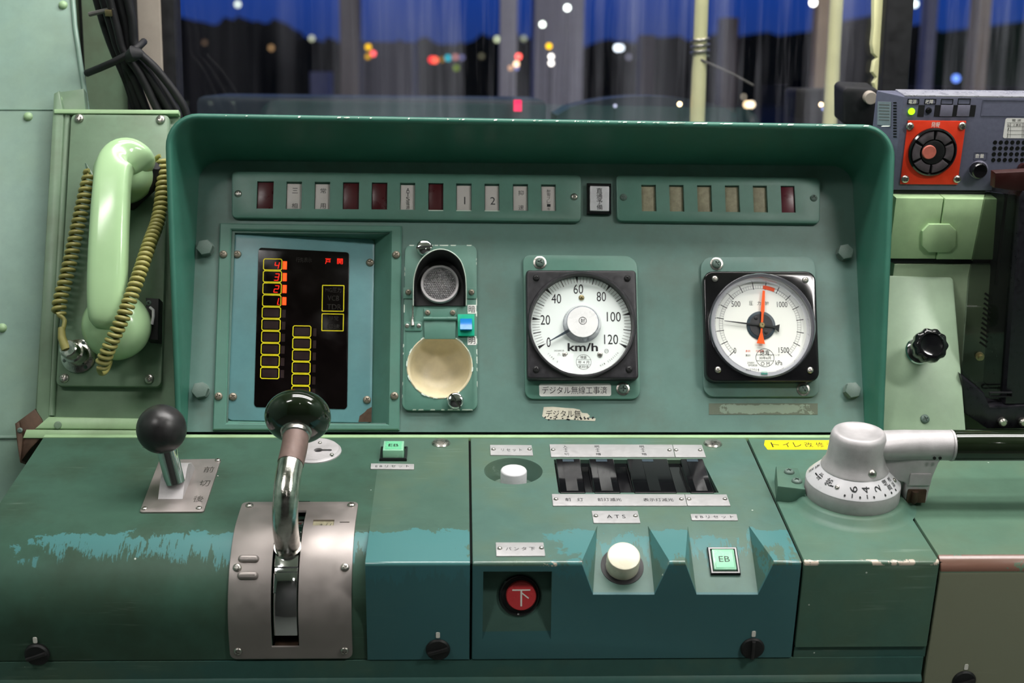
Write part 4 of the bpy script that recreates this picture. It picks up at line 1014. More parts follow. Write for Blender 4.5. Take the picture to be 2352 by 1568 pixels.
# ivory ATS button and mint EB button on the notch faces
def on(fr, x, y): return fr.at(x, y)
u, v = FN1.at(1429, 1300); t = Thing('push_button', 'large ivory push button in the notch under the nameplate ATS', 'push button', FN1, (u, v, 0))
t.add('cap', MB().lathe((u, v), [(.0152, -.004), (.0152, .0160), (.0146, .0174), (.0132, .0180), (0, .0182)], 48), 'ivory', smooth=40)
t.add('socket', MB().lathe((u, v), [(.0198, .0), (.0198, .0006), (.0185, .0008), (.0156, .0004)], 40), 'blackmat')
def ebutton(fr, corn, h, label, chx, chy, hcap):
    q = fr.pts(corn); c = mid(q); u0 = (q[0][0] + q[3][0]) / 2; u1 = (q[1][0] + q[2][0]) / 2; v1 = (q[0][1] + q[1][1]) / 2; v0 = (q[2][1] + q[3][1]) / 2
    t = Thing('push_button', label, 'push button', fr, (*c, 0), 'mint EB push buttons')
    s_ = (u1 - u0)
    t.add('frame', MB().ring(rect(u0, v0, u1, v1), rect(u0 + s_ * .11, v0 + s_ * .11, u1 - s_ * .11, v1 - s_ * .11), 0, h, .0008), 'black')
    cp = t.add('clear_cap', MB().prism(rect(u0 + s_ * .12, v0 + s_ * .12, u1 - s_ * .12, v1 - s_ * .12, .0012), 0, hcap, .0012), 'greenclear')
    i_ = s_ * .20
    t.add('insert', MB().prism(rect(u0 + i_, v0 + i_, u1 - i_, v1 - i_), hcap - .001, hcap + .0002), 'greenbtn', cp)
    t.add('lettering', MB().text('EB', (u0 + u1) / 2, (v0 + v1) / 2, hcap + .0003, s_ * .36, s_ * .22), 'ink', cp, 0)
ebutton(FN2, [(1622, 1259), (1692, 1259), (1700, 1321), (1633, 1321)], .0030, 'mint push button lettered EB in the right-hand front notch', 0, 0, .0046)
ebutton(D, [(874, 1030), (935, 1030), (936, 1059), (872, 1059)], .0030, 'small mint push button lettered EB on the flat desk top near the panel', 0, 0, .0110)

# red button in the front recess
u, v = FPK.at(1193, 1366); u2, v2 = FPK.at(1197, 1367, .002)
t = Thing('push_button', 'red push button lettered 下 sunk in a square recess of the desk front', 'push button', FPK, (u, v, 0))
t.add('collar', MB().lathe((u, v), [(.0192, -.002), (.0192, .0016), (.0180, .0024), (.0168, .0018), (.0160, -.004)], 48, cap=False), 'black')
t.add('well', MB().lathe((u, v), [(.0172, .0006), (.0165, .0004), (0, .0002)], 40), 'blackmat')
cp = t.add('cap', MB().lathe((u2, v2), [(.0138, -.004), (.0138, .0030), (.0130, .0040), (.0060, .0044), (0, .0044)], 48), 'red', smooth=40)
mb = MB(); mb.line((u2 - .0082, v2 + .0058), (u2 + .0082, v2 + .0058), .0012, .0046); mb.line((u2, v2 + .0058), (u2, v2 - .0094), .0014, .0046); mb.line((u2 + .0006, v2 + .0030), (u2 + .0068, v2 - .0020), .0011, .0046)
t.add('lettering', mb, 'inkwhite', cp, 0)

# key escutcheon
u, v = D.at(722, 1037); t = Thing('key_escutcheon', 'round steel key plate on the desk, partly behind the chrome lever', 'key plate', D, (u, v, 0))
rr = .0262
ep = t.add('plate', MB().lathe((u, v), [(rr + .0020, 0), (rr + .0018, .0012), (rr, .0026), (rr - .0008, .0038), (0, .0040)], 56), 'alu', smooth=35)
ku, kv = D.at(740, 1033, .004)
t.carve(ep, [MB().prism(circ((ku - .004, kv), .0046, 20), .0012, .02), MB().prism(rect(ku - .004, kv - .0022, ku + .0100, kv + .0022, .0021), .0012, .02)])
t.add('keyhole_floor', MB().lathe((u, v), [(rr * .9, .0013), (0, .0014)], 32), 'blackmat')
for x, y in ((735, 1017), (762, 1044)): t.screw(x, y, .0021, 'steel', 'dome', .004)
ku, kv = D.at(707, 1020.5, .004); 

# yellow tape
q = D.pts([(1755, 1021), (1768, 1032), (1930, 1032), (1930, 1009), (1756.5, 1010.5)], .0003); q = D.pts([(1755, 1021.5), (1757, 1010.5), (1935, 1010.5), (1945, 1032), (1763, 1032)], .0003); c = mid(q)
o = Thing('yellow_label', 'yellow tape label lettered トイレ改修済 on the desk beside the brake valve', 'label', D, (*c, 0))
o.add('tape', MB().prism(q, 0, .0003), 'yellow'); mb = MB()
for i, ch in enumerate('トイレ改修済'):
    k = D.at(1780.5 + 25.6 * i, 1021, .0004); mb.text(ch, *k, .00045, .0084, .0118)
o.add('lettering', mb, 'ink', smooth=0)

# ================================================================== reverser
q = D.pts([(366, 1055), (508, 1052.5), (468, 1174), (320, 1175)], .0018); c = mid(q)
t = Thing('reverser_lever', 'short lever with a matt black ball on a steel plate lettered 前切後', 'lever', D, (*c, 0))
plt = t.add('plate', MB().prism(arcpoly(q, .003), 0, .0018, .0006), 'satin')
sl0, sl1 = D.at(401, 1075, .002), D.at(444, 1075, .002); s2 = D.at(415, 1145, .002)
su0, su1 = .5 * (D.at(363, 1146, .002)[0] + D.at(400, 1073, .002)[0]) - .0045, D.at(441, 1077, .002)[0]
sv0, sv1 = D.at(400, 1146, .002)[1], D.at(420, 1074, .002)[1]
su1 = D.at(443, 1076, .002)[0]; su0 = D.at(363, 1146, .002)[0]; su1b = D.at(414, 1146, .002)[0]
t.carve(plt, [MB().box(su0 + .0005, sv0, -.01, su1, sv1, .01)])
t.add('slot_floor', MB().box(su0, sv0 - .001, .0001, su1 + .001, sv1 + .001, .0003), 'blackmat')
ax = su0, su0 + .0235
L = sv1 - sv0
bp = [(sv0 - .0004, .0005), (sv0, .0022), (sv0 + L * .18, .0120), (sv0 + L * .42, .0205), (sv0 + L * .55, .0215), (sv0 + L * .78, .0150), (sv1 - .002, .0030), (sv1 - .002, .0005)]
t.add('slider', MB().loft([[(ax[0], y, z) for y, z in bp], [(ax[1], y, z) for y, z in bp]], True, True, True), 'alu', smooth=32)
bl3d = D.at3(371, 985, .066); rt = D.at3(399, 1094, .019); rt = rt - (bl3d - rt).normalized() * .006
dirr = (bl3d - rt).normalized()
t.add('rod', MB().tube([rt, rt + dirr * .012, bl3d], .0096, 24), 'chrome')
R3 = dirr.to_track_quat('Z', 'Y').to_matrix(); rb = .0238
t.add('ball', MB().lathe((*bl3d.xy, bl3d.z), [(rb * sin(a), -rb * cos(a)) for a in [pi * k / 28 for k in range(29)]], 48, R3, cap=False), 'ball', smooth=80)
mb = MB()
for ch, x, y in (('前', 480, 1077.5), ('切', 470, 1109), ('後', 456, 1145)):
    k = D.at(x, y, .002); mb.text(ch, *k, .0019, .0100, .0128)
t.add('lettering', mb, 'cut', smooth=0)
for x, y in ((500, 1057), (332, 1168), (457, 1167)): t.screw(x, y, .0030, 'steel', 'pan', .0016)

# ================================================================== master controller
px0, px1 = D.at(556, 1160)[0], D.at(823, 1160)[0]
s0 = -D.at(690, 1156)[1]; s1 = .19 + RR * pi / 2 + (-RR - F.at(690, 1512)[1])
t = Thing('master_controller', 'chrome drum controller with a tall curved lever and dark green knob', 'master controller', D, ((px0 + px1) / 2, -.19, 0))
hp_ = MB().prism(arcpoly([(px0, -s1), (px1, -s1), (px1, -s0), (px0, -s0)], .006), 0, .0022, .0006)
cover = t.add('cover_plate', hp_, 'satin')
def sat(x, y):     # pixel on the rounded housing -> (x, -s)
    best = None
    for i in range(400):
        s_ = s0 + (s1 - s0) * i / 399; yy, zz = prof_s(s_, .0022)
        d_ = Vector((0, yy, zz)) - CAMP; dz = d_.dot(CF); py = 784 - FPX * (d_.dot(CU) + 0) / dz
        # roll correction using the x of the pixel
        xx = ((x - 1176) / FPX * dz - Vector((0, d_.y, d_.z)).dot(CR)) / CR.x + CAMP.x
        dd = Vector((xx, yy, zz)) - CAMP; py = 784 - FPX * dd.dot(CU) / dd.dot(CF)
        if best is None or abs(py - y) < best[0]: best = (abs(py - y), xx, -s_)
    return best[1], best[2]
sl = [sat(650, 1172), sat(650, 1486)]
wv = [sat(722, 1193), sat(768, 1206)]
o = cover
tmpcut = [MB().box(sx0 + .0006, sl[1][1], -.01, sx1 - .0006, sl[0][1], .02), MB().box(min(wv[0][0], wv[1][0]), min(wv[0][1], wv[1][1]), -.01, max(wv[0][0], wv[1][0]), max(wv[0][1], wv[1][1]), .02)]
t.carve(o, tmpcut)
def bend(o, org):
    bm = bmesh.new(); bm.from_mesh(o.data); org = Vector(org)
    y0, y1 = -s1 - org.y, -s0 - org.y
    for k in range(1, 60):
        bmesh.ops.bisect_plane(bm, geom=bm.verts[:] + bm.edges[:] + bm.faces[:], plane_co=(0, y0 + (y1 - y0) * k / 60, 0), plane_no=(0, 1, 0))
    for v in bm.verts:
        s_ = -(v.co.y + org.y); yy, zz = prof_s(s_, v.co.z + org.z); v.co = Vector((v.co.x, yy - org.y, zz - org.z))
    bm.to_mesh(o.data); bm.free(); o.data.shade_smooth(); o.data.set_sharp_from_angle(angle=radians(30))
bend(cover, t.org)
wu = (wv[0][0] + wv[1][0]) / 2; ws = (wv[0][1] + wv[1][1]) / 2
bk = MB().prism(rect(wu - .012, ws - .008, wu + .012, ws + .008), .0002, .0005); ob = t.add('notch_window', bk, 'lensbeige'); bend(ob, t.org)
mb = MB().text('+ / /', wu + .002, ws - .0016, .0006, .011, .005); ob = t.add('lettering', mb, 'ink', smooth=0); bend(ob, t.org)
k = sat(793, 1199); mb = MB().prism(rect(k[0] - .0046, k[1] - .0007, k[0] + .0046, k[1] + .0007, .0006), .002, .0024); ob = t.add('index_mark', mb, 'cut'); bend(ob, t.org)
for x, y in ((575, 1283.5), (573, 1322)):
    k = sat(x, y); mb = MB().prism(rect(k[0] - .0095, k[1] - .0036, k[0] + .0095, k[1] + .0036, .0035), .0018, .0052, .0028, 4); ob = t.add('raised_bead', mb, 'satin'); bend(ob, t.org)
for x, y in ((577, 1161), (808, 1160), (549, 1303), (794, 1302), (551, 1496), (793, 1494)):
    k = sat(x, y); s_ = -k[1]; yy, zz = prof_s(s_, .0020); y2, z2 = prof_s(s_, .0120); n_ = Vector((0, y2 - yy, z2 - zz)).normalized()
    fr = Fr((k[0], yy, zz), (1, 0, 0), Vector((0, 0, 1)).cross(Vector((1, 0, 0))) if abs(n_.z) > .99 else n_.cross(Vector((1, 0, 0))))
    t.screw(0, 0, .0040, 'steel', 'pan', 0, fr=fr, uv=(0, 0))
# drum inside the slot (axis along x)
def sector(r0, r1, a0, a1, x0, x1, n=14, bev=.0008):
    """ring sector about the x axis through the rounding centre; angles from straight up towards the driver"""
    f = lambda r, a: (-.19 - r * sin(a), -RR + r * cos(a))
    pr = [f(r1, a0 + (a1 - a0) * i / n) for i in range(n + 1)] + [f(r0, a1 - (a1 - a0) * i / n) for i in range(n + 1)]
    return extr(pr, x0, x1, bev)
dx0, dx1 = sx0 + .0022, sx1 - .0022
t.add('drum', sector(.050, .0715, -.35, 1.62, dx0, dx1, 30), 'chrome', smooth=40)
def ang(y):
    s_ = -sat(655, y)[1]; return (s_ - .19) / RR
t.add('drum_pad', sector(.068, .0742, ang(1228), ang(1298), dx0, dx1), 'chrome', smooth=40)
t.add('drum_step', sector(.068, .0730, ang(1302), ang(1310), dx0, dx1), 'chrome', smooth=40)
t.add('drum_pad', sector(.068, .0738, ang(1314), ang(1362), dx0, dx1), 'chrome', smooth=40)
t.add('slot_stop', MB().box(dx0, -.266, -.0985, dx1, -.240, -.088, .0008), 'rust')
t.add('slot_lining', MB().box(sx0, -.235, -.098, sx1, -.15, -.094), 'blackmat')
xm = (sx0 + sx1) / 2 + .0004
base = Vector((xm, -.2215, -.0125))
kn = D.at3(684, 957, .090); kd = Vector((.0, .906, .423))
lv = lambda y, z, f: Vector((xm + (kn.x - xm) * f, y, z))
pth = smoothpath([base, lv(-.2290, .005, -.02), lv(-.2335, .023, .0), lv(-.2290, .043, .16), lv(-.2110, .0610, .42), kn - kd * .036, kn - kd * .012, kn], 6)
n = len(pth); ib = int(n * .62)
t.add('lever_collar', MB().tube([base + Vector((0, -.0005, -.001)), base + Vector((0, -.0036, .0060))], .0126, 28), 'chromeworn')
t.add('lever', MB().tube(pth[:ib + 1], .0117, 28), 'chromeworn', smooth=50)
t.add('sleeve', MB().tube([p for p in pth[ib:]][:max(3, int(n * .26))], .0121, 28), 'brown', smooth=50)
dk = (pth[-1] - pth[-5]).normalized(); R3 = dk.to_track_quat('Z', 'Y').to_matrix()
t.add('knob_collar', MB().lathe((*kn.xy, kn.z), [(.0120, -.0245), (.0134, -.0235), (.0134, -.0195), (.0146, -.0185), (.0146, -.0130), (.012, -.012)], 40, R3), 'steel', smooth=30)
rk, hk = .0312, .0205
t.add('knob', MB().lathe((*kn.xy, kn.z), [(rk * sin(a) ** .9 if sin(a) > 0 else 0, -hk * cos(a)) for a in [pi * k / 28 for k in range(29)]], 56, R3, cap=False), 'knobgreen', smooth=80)

# ================================================================== brake valve
t = Thing('brake_valve', 'cast aluminium brake valve with a white numbered dial and black grip handle', 'brake valve', D, (BX, BY, .008))
t.add('base', MB().lathe((BX, BY), [(.0448, .007), (.0455, .009), (.0455, .0225), (.0448, .0240), (.040, .0242)], 72), 'alu', smooth=35)
zr = lambda r: .0243 + (.0455 - r) / (.0455 - .031) * .0145
t.add('dial_ring', MB().lathe((BX, BY), [(.0453, .0236), (.0450, .0246), (.0310, .0392), (.029, .0392)], 72), 'white', smooth=30)
dl = MB()
AO = 20.0   # the front of the dial faces the driver, a little left of straight back
def ond(ch, a, r, w_, H_, up='tan'):
    a = radians(a - AO)
    def fn(x, y):
        rr_, aa = (r - x, a - y / r) if up == 'tan' else (r + y, a + x / r)
        z = zr(rr_) + .0006; return (BX + rr_ * sin(aa), BY - rr_ * cos(aa), z)
    dl.text(ch, 0, 0, 0, w_, H_, fn=fn)
def dash(a, r0, r1, w_):
    a = radians(a - AO); p = [(r0, -w_ / 2), (r1, -w_ / 2), (r1, w_ / 2), (r0, w_ / 2)]
    dl.add([(BX + r * sin(a + k / r), BY - r * cos(a + k / r), zr(r) + .0006) for r, k in p], [(0, 1, 2, 3)])
def dot(a, r, q_):
    a = radians(a - AO); dl.add([(BX + (r + q_ * cos(k)) * sin(a + q_ * sin(k) / r), BY - (r + q_ * cos(k)) * cos(a + q_ * sin(k) / r), zr(r + q_ * cos(k)) + .0006) for k in [2 * pi * i / 14 for i in range(14)]], [tuple(range(14))])
ond('6', 4, .0378, .0044, .0072); ond('4', 21.5, .0378, .0044, .0076); ond('2', 40, .0376, .0046, .0062)
ond('直', 62, .0395, .0044, .0056); ond('緩', 58, .0352, .0044, .0058); ond('運', 73, .0352, .0036, .0046); ond('転', 74, .0395, .0036, .0046)
ond('常', -34, .0376, .0054, .0072); ond('非', -54, .0374, .0056, .0070); ond('抜', -82, .0352, .0046, .005); ond('取', -84, .0405, .0046, .005)
dash(3.2, .0412, .0440, .0009); dash(22.3, .0412, .0440, .0009); dash(-27, .0388, .0397, .0038); dash(-64, .0378, .0388, .0052)
for a in (-6, 13, 31, 48, 60, 71): dot(a, .0432, .0009)
t.add('dial_lettering', dl, 'ink', smooth=0)
for a in (-19, 86):
    aa = radians(a - AO); r = .0385; n_ = Vector((sin(aa) * .72, -cos(aa) * .72, .69)); fr = Fr(Vector((BX + r * sin(aa), BY - r * cos(aa), zr(r))), Vector((cos(aa), sin(aa), 0)), n_.cross(Vector((cos(aa), sin(aa), 0))))
    t.screw(0, 0, .0024, 'steel', 'pan', 0, fr=fr, uv=(0, 0))
tx = .0020
def oval(rx, ry, z, ox=0.0, n=56): return [(BX + ox + rx * cos(2 * pi * i / n), BY + ry * sin(2 * pi * i / n), z) for i in range(n)]
t.add('handle_body', MB().loft([oval(.0325, .0325, .0385), oval(.0318, .0318, .0405), oval(.0292, .0292, .0440), oval(.0278, .0278, .050), oval(.0270, .0268, .058), oval(.0266, .0262, .0665), oval(.0262, .0256, .0715, .0004), oval(.0246, .0238, .0752, .0004), oval(.0222, .0212, .0763, .0006), oval(.0198, .0188, .0752, .0008), oval(.0150, .0140, .0733, .001), oval(.0075, .0068, .0725, .001), oval(.001, .001, .0723, .001)], True, True, True), 'alu', smooth=60)
za = .0610
arm = []
for i in range(9):
    f = i / 8; x = BX + .019 + .074 * f; r1 = .0180 - .0035 * min(1, f * 2.2); r2 = .0132 + .0016 * min(1, f * 3)
    arm.append([(x, BY + .0005 + r1 * cos(a) * (1.0), za + r2 * sin(a)) for a in [2 * pi * k / 28 for k in range(28)]])
t.add('arm', MB().loft(arm, True, True, True), 'alu', smooth=60)
wb = [(BX + .020, .034), (BX + .040, .0275), (BX + .0490, .0250), (BX + .0500, .0035), (BX + .0720, .0035), (BX + .0750, .032), (BX + .0785, .046), (BX + .0830, .0550), (BX + .0830, .064), (BX + .020, .064)]
wm = MB(); pr = [(x, z) for x, z in wb]; nn = Fr((0, 0, 0), (1, 0, 0), (0, 0, 1))
wm.prism(arcpoly(pr, .003), .0, .020, .0025); wm.map(lambda v: Vector((v.x, BY + .010 - v.z, v.y)))
t.add('arm_web', wm, 'alu', smooth=40)
t.add('web_block', MB().box(BX + .0520, BY - .0112, .0235, BX + .0725, BY - .006, .0360, .001), 'alu')
t.add('latch_stop', MB().box(BX + .0515, BY - .0112, .0045, BX + .0700, BY - .006, .0190, .0015), 'rust', label='rusty stop at the foot of the arm')
t.add('latch_pin', MB().tube([(BX + .0585, BY - .0110, .006), (BX + .0585, BY - .0125, .008), (BX + .0585, BY - .0125, .0175)], .0030, 14), 'rust', smooth=60)
t.add('grip', MB().tube([(BX + .0925, BY, za), (BX + .0935, BY, za), (BX + .20, BY, za), (BX + .262, BY, za), (BX + .270, BY, za)], [.0140, .0150, .0150, .0150, .0130], 40), 'knobgreen', smooth=50)
t.add('grip_ferrule', MB().tube([(BX + .0905, BY, za), (BX + .0925, BY, za)], .0152, 40), 'alu', smooth=50)
fb = Fr((BX + .0085, BY - .0272, .0440), (1, 0, 0), (0, .1, 1)); t.screw(0, 0, .0046, 'steel', 'dome', 0, fr=fb, uv=(0, 0))
for x in (.0715, .0770):
    t.add('pin_hole', MB().tube([(BX + x, BY - .0142, .0545), (BX + x, BY - .0150, .0545)], .0016, 14), 'blackmat')
# ================================================================== left wall, telephone
hW = -.030
q = P.pts([(-900, -420), (150, -420), (160, -90), (172, 60), (202, 262), (70, 1030), (70, 1250), (-900, 1250)], hW)
structure('wall_left', MB().prism(q, hW - .012, hW, .002), 'pale2', P)
a0, a1 = P.at3(166, -60, hW), P.at3(200, 262, hW)
structure('trim_1', MB().tube([P.at3(160, -90, hW), P.at3(172, 60, hW), P.at3(201, 258, hW)], .0030, 12), 'pale2', P)
structure('trim_2', MB().tube([P.at3(-800, 249, hW), P.at3(122, 252, hW)], .0012, 10), 'pale2', P)
structure('trim_3', MB().box(P.at(-160, 1003, hW)[0], P.at(0, 1003, hW)[1] - .002, hW, P.at(40, 1003, hW)[0], P.at(0, 1003, hW)[1] + .001, hW + .002, .0006), 'pale2', P)
for i, (x, y) in enumerate(((145, 12), (65, 268), (5, 753))):
    q_ = P.at(x, y, hW)
    o = bpy.data.objects.new('wall_rivet', screw_mesh('dome', 'pale')); COL.objects.link(o)
    o.matrix_world = BASE @ P.m @ Matrix.Translation((*q_, hW)) @ Matrix.Scale(.0052, 4); o['kind'] = 'structure'; o.name = 'trim_%d' % (4 + i)
# telephone recess box
hB_ = -.016
qo = P.pts([(122, 250), (410, 253), (402, 1000), (78, 986)], hB_); c = mid(qo)
t = Thing('wall_box', 'pale green metal wall box behind the telephone, left of the panel', 'wall box', P, (*c, hB_))
t.add('back', MB().prism(qo, hB_ - .012, hB_, .001), 'plate_green')
t.add('side_flange', MB().prism(P.pts([(123, 214), (136, 207), (146, 262), (112, 962), (80, 986)], hB_ + .008), hB_ - .01, hB_ + .008, .002), 'plate_green')
t.add('side_rib', MB().tube([P.at3(155, 262, hB_ + .002), P.at3(116, 955, hB_ + .002)], .0045, 14), 'plate_green')
t.add('top_tab', MB().prism(P.pts([(130, 212), (192, 203), (197, 256), (122, 254)], hB_ + .003), hB_ - .01, hB_ + .003, .001), 'plate_green')
t.screw(135, 228, .0040, 'pale', 'dome', hB_ + .003)
t.add('top_lip', MB().prism(P.pts([(124, 250), (410, 252), (410, 261), (124, 260)], hB_ + .01), hB_, hB_ + .010, .001), 'pale')
lb = P.pts([(80, 985), (396, 987), (398, 962), (112, 957)], hB_ + .010)
t.add('bottom_ledge', MB().prism(lb, hB_ - .01, hB_ + .012, .002), 'pale')
t.add('ledge_screw', MB().lathe(P.at(133, 976, hB_ + .012), [(.0042, hB_ + .0118), (.0040, hB_ + .0128), (.003, hB_ + .0131), (0, hB_ + .0126)], 24), 'plate_green')
q = [D.at(45, 1003), D.at(402, 1003), D.at(402, 985), D.at(60, 985)]
t.add('lower_strip', MB().prism(P.pts([(60, 986), (402, 988), (402, 1006), (52, 1006)], -.004), -.02, -.004, .001), 'pale')
# corner bracket
q = P.pts([(34, 972), (80, 938), (96, 962), (104, 992), (96, 1004), (70, 1030), (46, 1062), (38, 1010)], -.006); c = mid(q)
t = Thing('corner_bracket', 'dark rusty corner bracket at the left rear of the desk', 'bracket', P, (*c, -.01))
t.add('web', MB().prism(q, -.03, -.006, .0015), 'rust')
t.add('flange', MB().prism(P.pts([(34, 972), (44, 968), (52, 1005), (46, 1062), (38, 1012)], -.002), -.02, -.002, .001), 'rust')
t.screw(46, 988, .003, 'bolt', 'pan', -.002)
# phone plate
hp2 = -.006
q = P.pts([(163, 262), (389, 264), (370, 888), (128, 886)], hp2); c = mid(q)
t = Thing('telephone_plate', 'worn green mounting plate behind the telephone handset', 'plate', P, (*c, hp2))
t.add('plate', MB().prism(arcpoly(q, .006), -.014, hp2, .0014), 'plate_green')
for x, y, k in ((182, 272, 'dome'), (369, 275, 'dome'), (148, 868, 'pan'), (343, 870, 'pan')): t.screw(x, y, .0052, 'steel', 'pan', hp2)
# cradle hook
cr = t.add('cradle', MB().prism(P.pts([(335, 684), (366, 686), (364, 782), (338, 780)], .012), hp2, .014, .002), 'blackmat')
t.add('cradle_spring', MB().tube([P.at3(345, 706, .016), P.at3(352, 712, .019), P.at3(352, 726, .019), P.at3(349, 745, .018)], .0016, 10), 'white', cr)
t.screw(342, 696, .0032, 'bolt', 'pan', .013, parent=cr)
t.add('upper_hook', MB().tube([P.at3(262, 430, hp2), P.at3(300, 452, .006), P.at3(338, 420, .012), P.at3(352, 392, .016), P.at3(356, 380, .022)], [.016, .015, .012, .009, .006], 14), 'rubber', smooth=60)
t.add('side_clip', MB().tube([P.at3(208, 402, .004), P.at3(201, 388, .008), P.at3(196, 374, .012)], [.0032, .0024, .0008], 10), 'chrome')
# socket
sv_ = P.at(181, 818, hp2)
t.add('socket_flange', MB().lathe(sv_, [(.0185, hp2), (.0185, hp2 + .002), (.0165, hp2 + .003), (.0120, hp2 + .0035), (.0115, hp2 + .008), (0, hp2 + .008)], 40), 'chromeworn', smooth=35)
tip = P.at3(156, 800, .022); bs = Vector((*sv_, hp2 + .006))
t.add('socket_plug', MB().tube([bs, bs + (tip - bs) * .45, bs + (tip - bs) * .5, tip, tip + (tip - bs) * .05], [.0118, .0115, .0095, .0098, .0085], 28), 'chromeworn', smooth=40)
for a in (200, 305, 70): t.screw(0, 0, .0022, 'bolt', 'pan', hp2 + .0028, uv=(sv_[0] + .0150 * cos(radians(a)), sv_[1] + .0150 * sin(radians(a))))
# handset
hc_ = P.at(255, 560, .04)
t = Thing('telephone_handset', 'pale green telephone handset hanging upright on its wall plate with a coiled cord', 'telephone', P, (*hc_, .03))
S = [  # x, y, h, half width, half depth
    (246, 757, .046, .0015, .001), (246, 754, .047, .009, .006), (246, 746, .048, .0145, .010), (246, 732, .050, .0178, .012), (246, 700, .052, .0195, .0135), (247, 640, .055, .0202, .0138), (250, 560, .057, .0200, .0138), (254, 480, .057, .0196, .0138),
    (258, 420, .055, .0190, .014), (264, 385, .052, .0192, .0145), (276, 366, .048, .0200, .0150), (294, 362, .043, .0205, .0155), (312, 370, .038, .0200, .0150), (326, 383, .033, .0180, .013), (334, 391, .030, .0145, .010), (339, 396, .029, .008, .006), (341, 398, .029, .0012, .001)]
ctr = [P.at3(x, y, h) for x, y, h, a, b in S]; ra_ = smoothpath([Vector((a, b, 0)) for *_, a, b in S], 4); ctr = smoothpath(ctr, 4)
rings = []
for i, (p, k) in enumerate(zip(ctr, ra_)):
    tg = (ctr[min(i + 1, len(ctr) - 1)] - ctr[max(i - 1, 0)]); tg.z *= .25; tg.normalize(); nn = Vector((0, 0, 1)); nn = (nn - tg * nn.dot(tg)).normalized(); bb = tg.cross(nn)
    rg = []
    for j in range(32):
        a = 2 * pi * j / 32; ca, sa = cos(a), sin(a); ex = .55
        rg.append(p + bb * (k.x * math.copysign(abs(ca) ** ex, ca)) + nn * (k.y * math.copysign(abs(sa) ** ex, sa)))
    rings.append(rg)
t.add('grip', MB().loft(rings, True, True, True), 'phone', smooth=80)
mc = P.at(262, 744, .03); R_ = .0365
t.add('mouthpiece', MB().lathe(mc, [(0, .006), (R_ * .8, .006), (R_ * .95, .009), (R_, .016), (R_ * .985, .024), (R_ * .92, .033), (R_ * .78, .0415), (R_ * .58, .047), (R_ * .3, .050), (0, .051)], 56, cap=False), 'phone', smooth=70)
ec = P.at(282, 396, .024); R_ = .0330
t.add('earpiece', MB().lathe(ec, [(0, .010), (R_ * .85, .010), (R_, .014), (R_, .020), (R_ * .93, .030), (R_ * .75, .039), (R_ * .4, .045), (0, .046)], 56, cap=False), 'phone', smooth=70)
def coil(pts, r, pitch, wire, rfun=None):
    pts = smoothpath([Vector(p) for p in pts], 24); L = [0]
    for a, b in zip(pts, pts[1:]): L.append(L[-1] + (b - a).length)
    tot = L[-1]; turns = int(tot / pitch); n = turns * 14; out = []; t0 = None; nrm = Vector((0, 0, 1)); k = 0
    for i in range(n + 1):
        s_ = tot * i / n
        while k < len(L) - 2 and L[k + 1] < s_: k += 1
        f = (s_ - L[k]) / max(1e-9, L[k + 1] - L[k]); p = pts[k].lerp(pts[k + 1], f); tg = (pts[k + 1] - pts[k]).normalized()
        nrm = (nrm - tg * nrm.dot(tg)).normalized(); bb = tg.cross(nrm); a = i / 14 * 2 * pi
        rr = r if not rfun else r * rfun(i / n)
        out.append(p + nrm * cos(a) * rr + bb * sin(a) * rr)
    return out
A = [P.at3(208, 396, .010), P.at3(194, 452, .012), P.at3(174, 540, .014), P.at3(154, 630, .015), P.at3(138, 690, .016), P.at3(135, 724, .016)]
ca_ = coil(A, .0058, .0071, .0025)
ca_ += smoothpath([ca_[-1], P.at3(148, 735, .020), P.at3(144, 760, .022), P.at3(143, 780, .022), P.at3(150, 800, .022)], 5)[1:]
t.add('cord', MB().tube(ca_, .00245, 8), 'cord', smooth=60, label='olive coiled cord, left run')
t.add('cord_boot', MB().tube([P.at3(141, 752, .022), P.at3(142, 775, .022), P.at3(152, 802, .021)], [.0036, .0044, .0050], 14), 'cord', smooth=60)
Bp = [P.at3(371, 362, .012), P.at3(374, 420, .014), P.at3(364, 500, .022), P.at3(343, 560, .044), P.at3(316, 640, .062), P.at3(286, 720, .068), P.at3(254, 790, .062), P.at3(232, 842, .050)]
cb = coil(Bp, .0056, .0062, .0024)
cb += smoothpath([cb[-1], P.at3(232, 858, .040), P.at3(246, 850, .026), P.at3(256, 820, .016), P.at3(262, 780, .012)], 5)[1:]
t.add('cord', MB().tube(cb, .0024, 8), 'cord', smooth=60, label='olive coiled cord, right run hanging in front of the grip')

# ================================================================== cables upper left
t = Thing('cable_bundle', 'bundle of black cables tied together beside the left window post', 'cables', K, (*K.at(300, 130), 0))
CB = [((214, -30), (240, 60), (262, 120), (292, 190), (318, 275)), ((228, -30), (255, 60), (274, 120), (308, 180), (345, 275)), ((244, -30), (268, 60), (284, 118), (322, 172), (372, 275)), ((262, -30), (282, 60), (294, 116), (334, 166), (394, 275)),
      ((276, -30), (292, 50), (304, 112), (348, 166), (408, 262), (415, 290)), ((288, -30), (304, 50), (312, 110), (362, 162), (420, 240), (432, 290)), ((236, -30), (262, 60), (280, 124), (300, 190), (330, 275)), ((268, -30), (292, 60), (300, 120), (345, 178), (402, 275))]
for i, l in enumerate(CB):
    hh_ = .004 + .011 * (i % 3) + (.006 if i > 5 else 0)
    t.add('cable', MB().tube(smoothpath([K.at3(x, y, hh_) for x, y in l], 5), .0047, 12), 'rubber', smooth=60)
t.add('cable_tie', MB().tube([K.at3(*k) for k in ((200, 168, .004), (230, 156, .022), (262, 142, .034), (300, 122, .036), (322, 104, .026), (330, 96, .006))], .0042, 10), 'rubber', smooth=60)
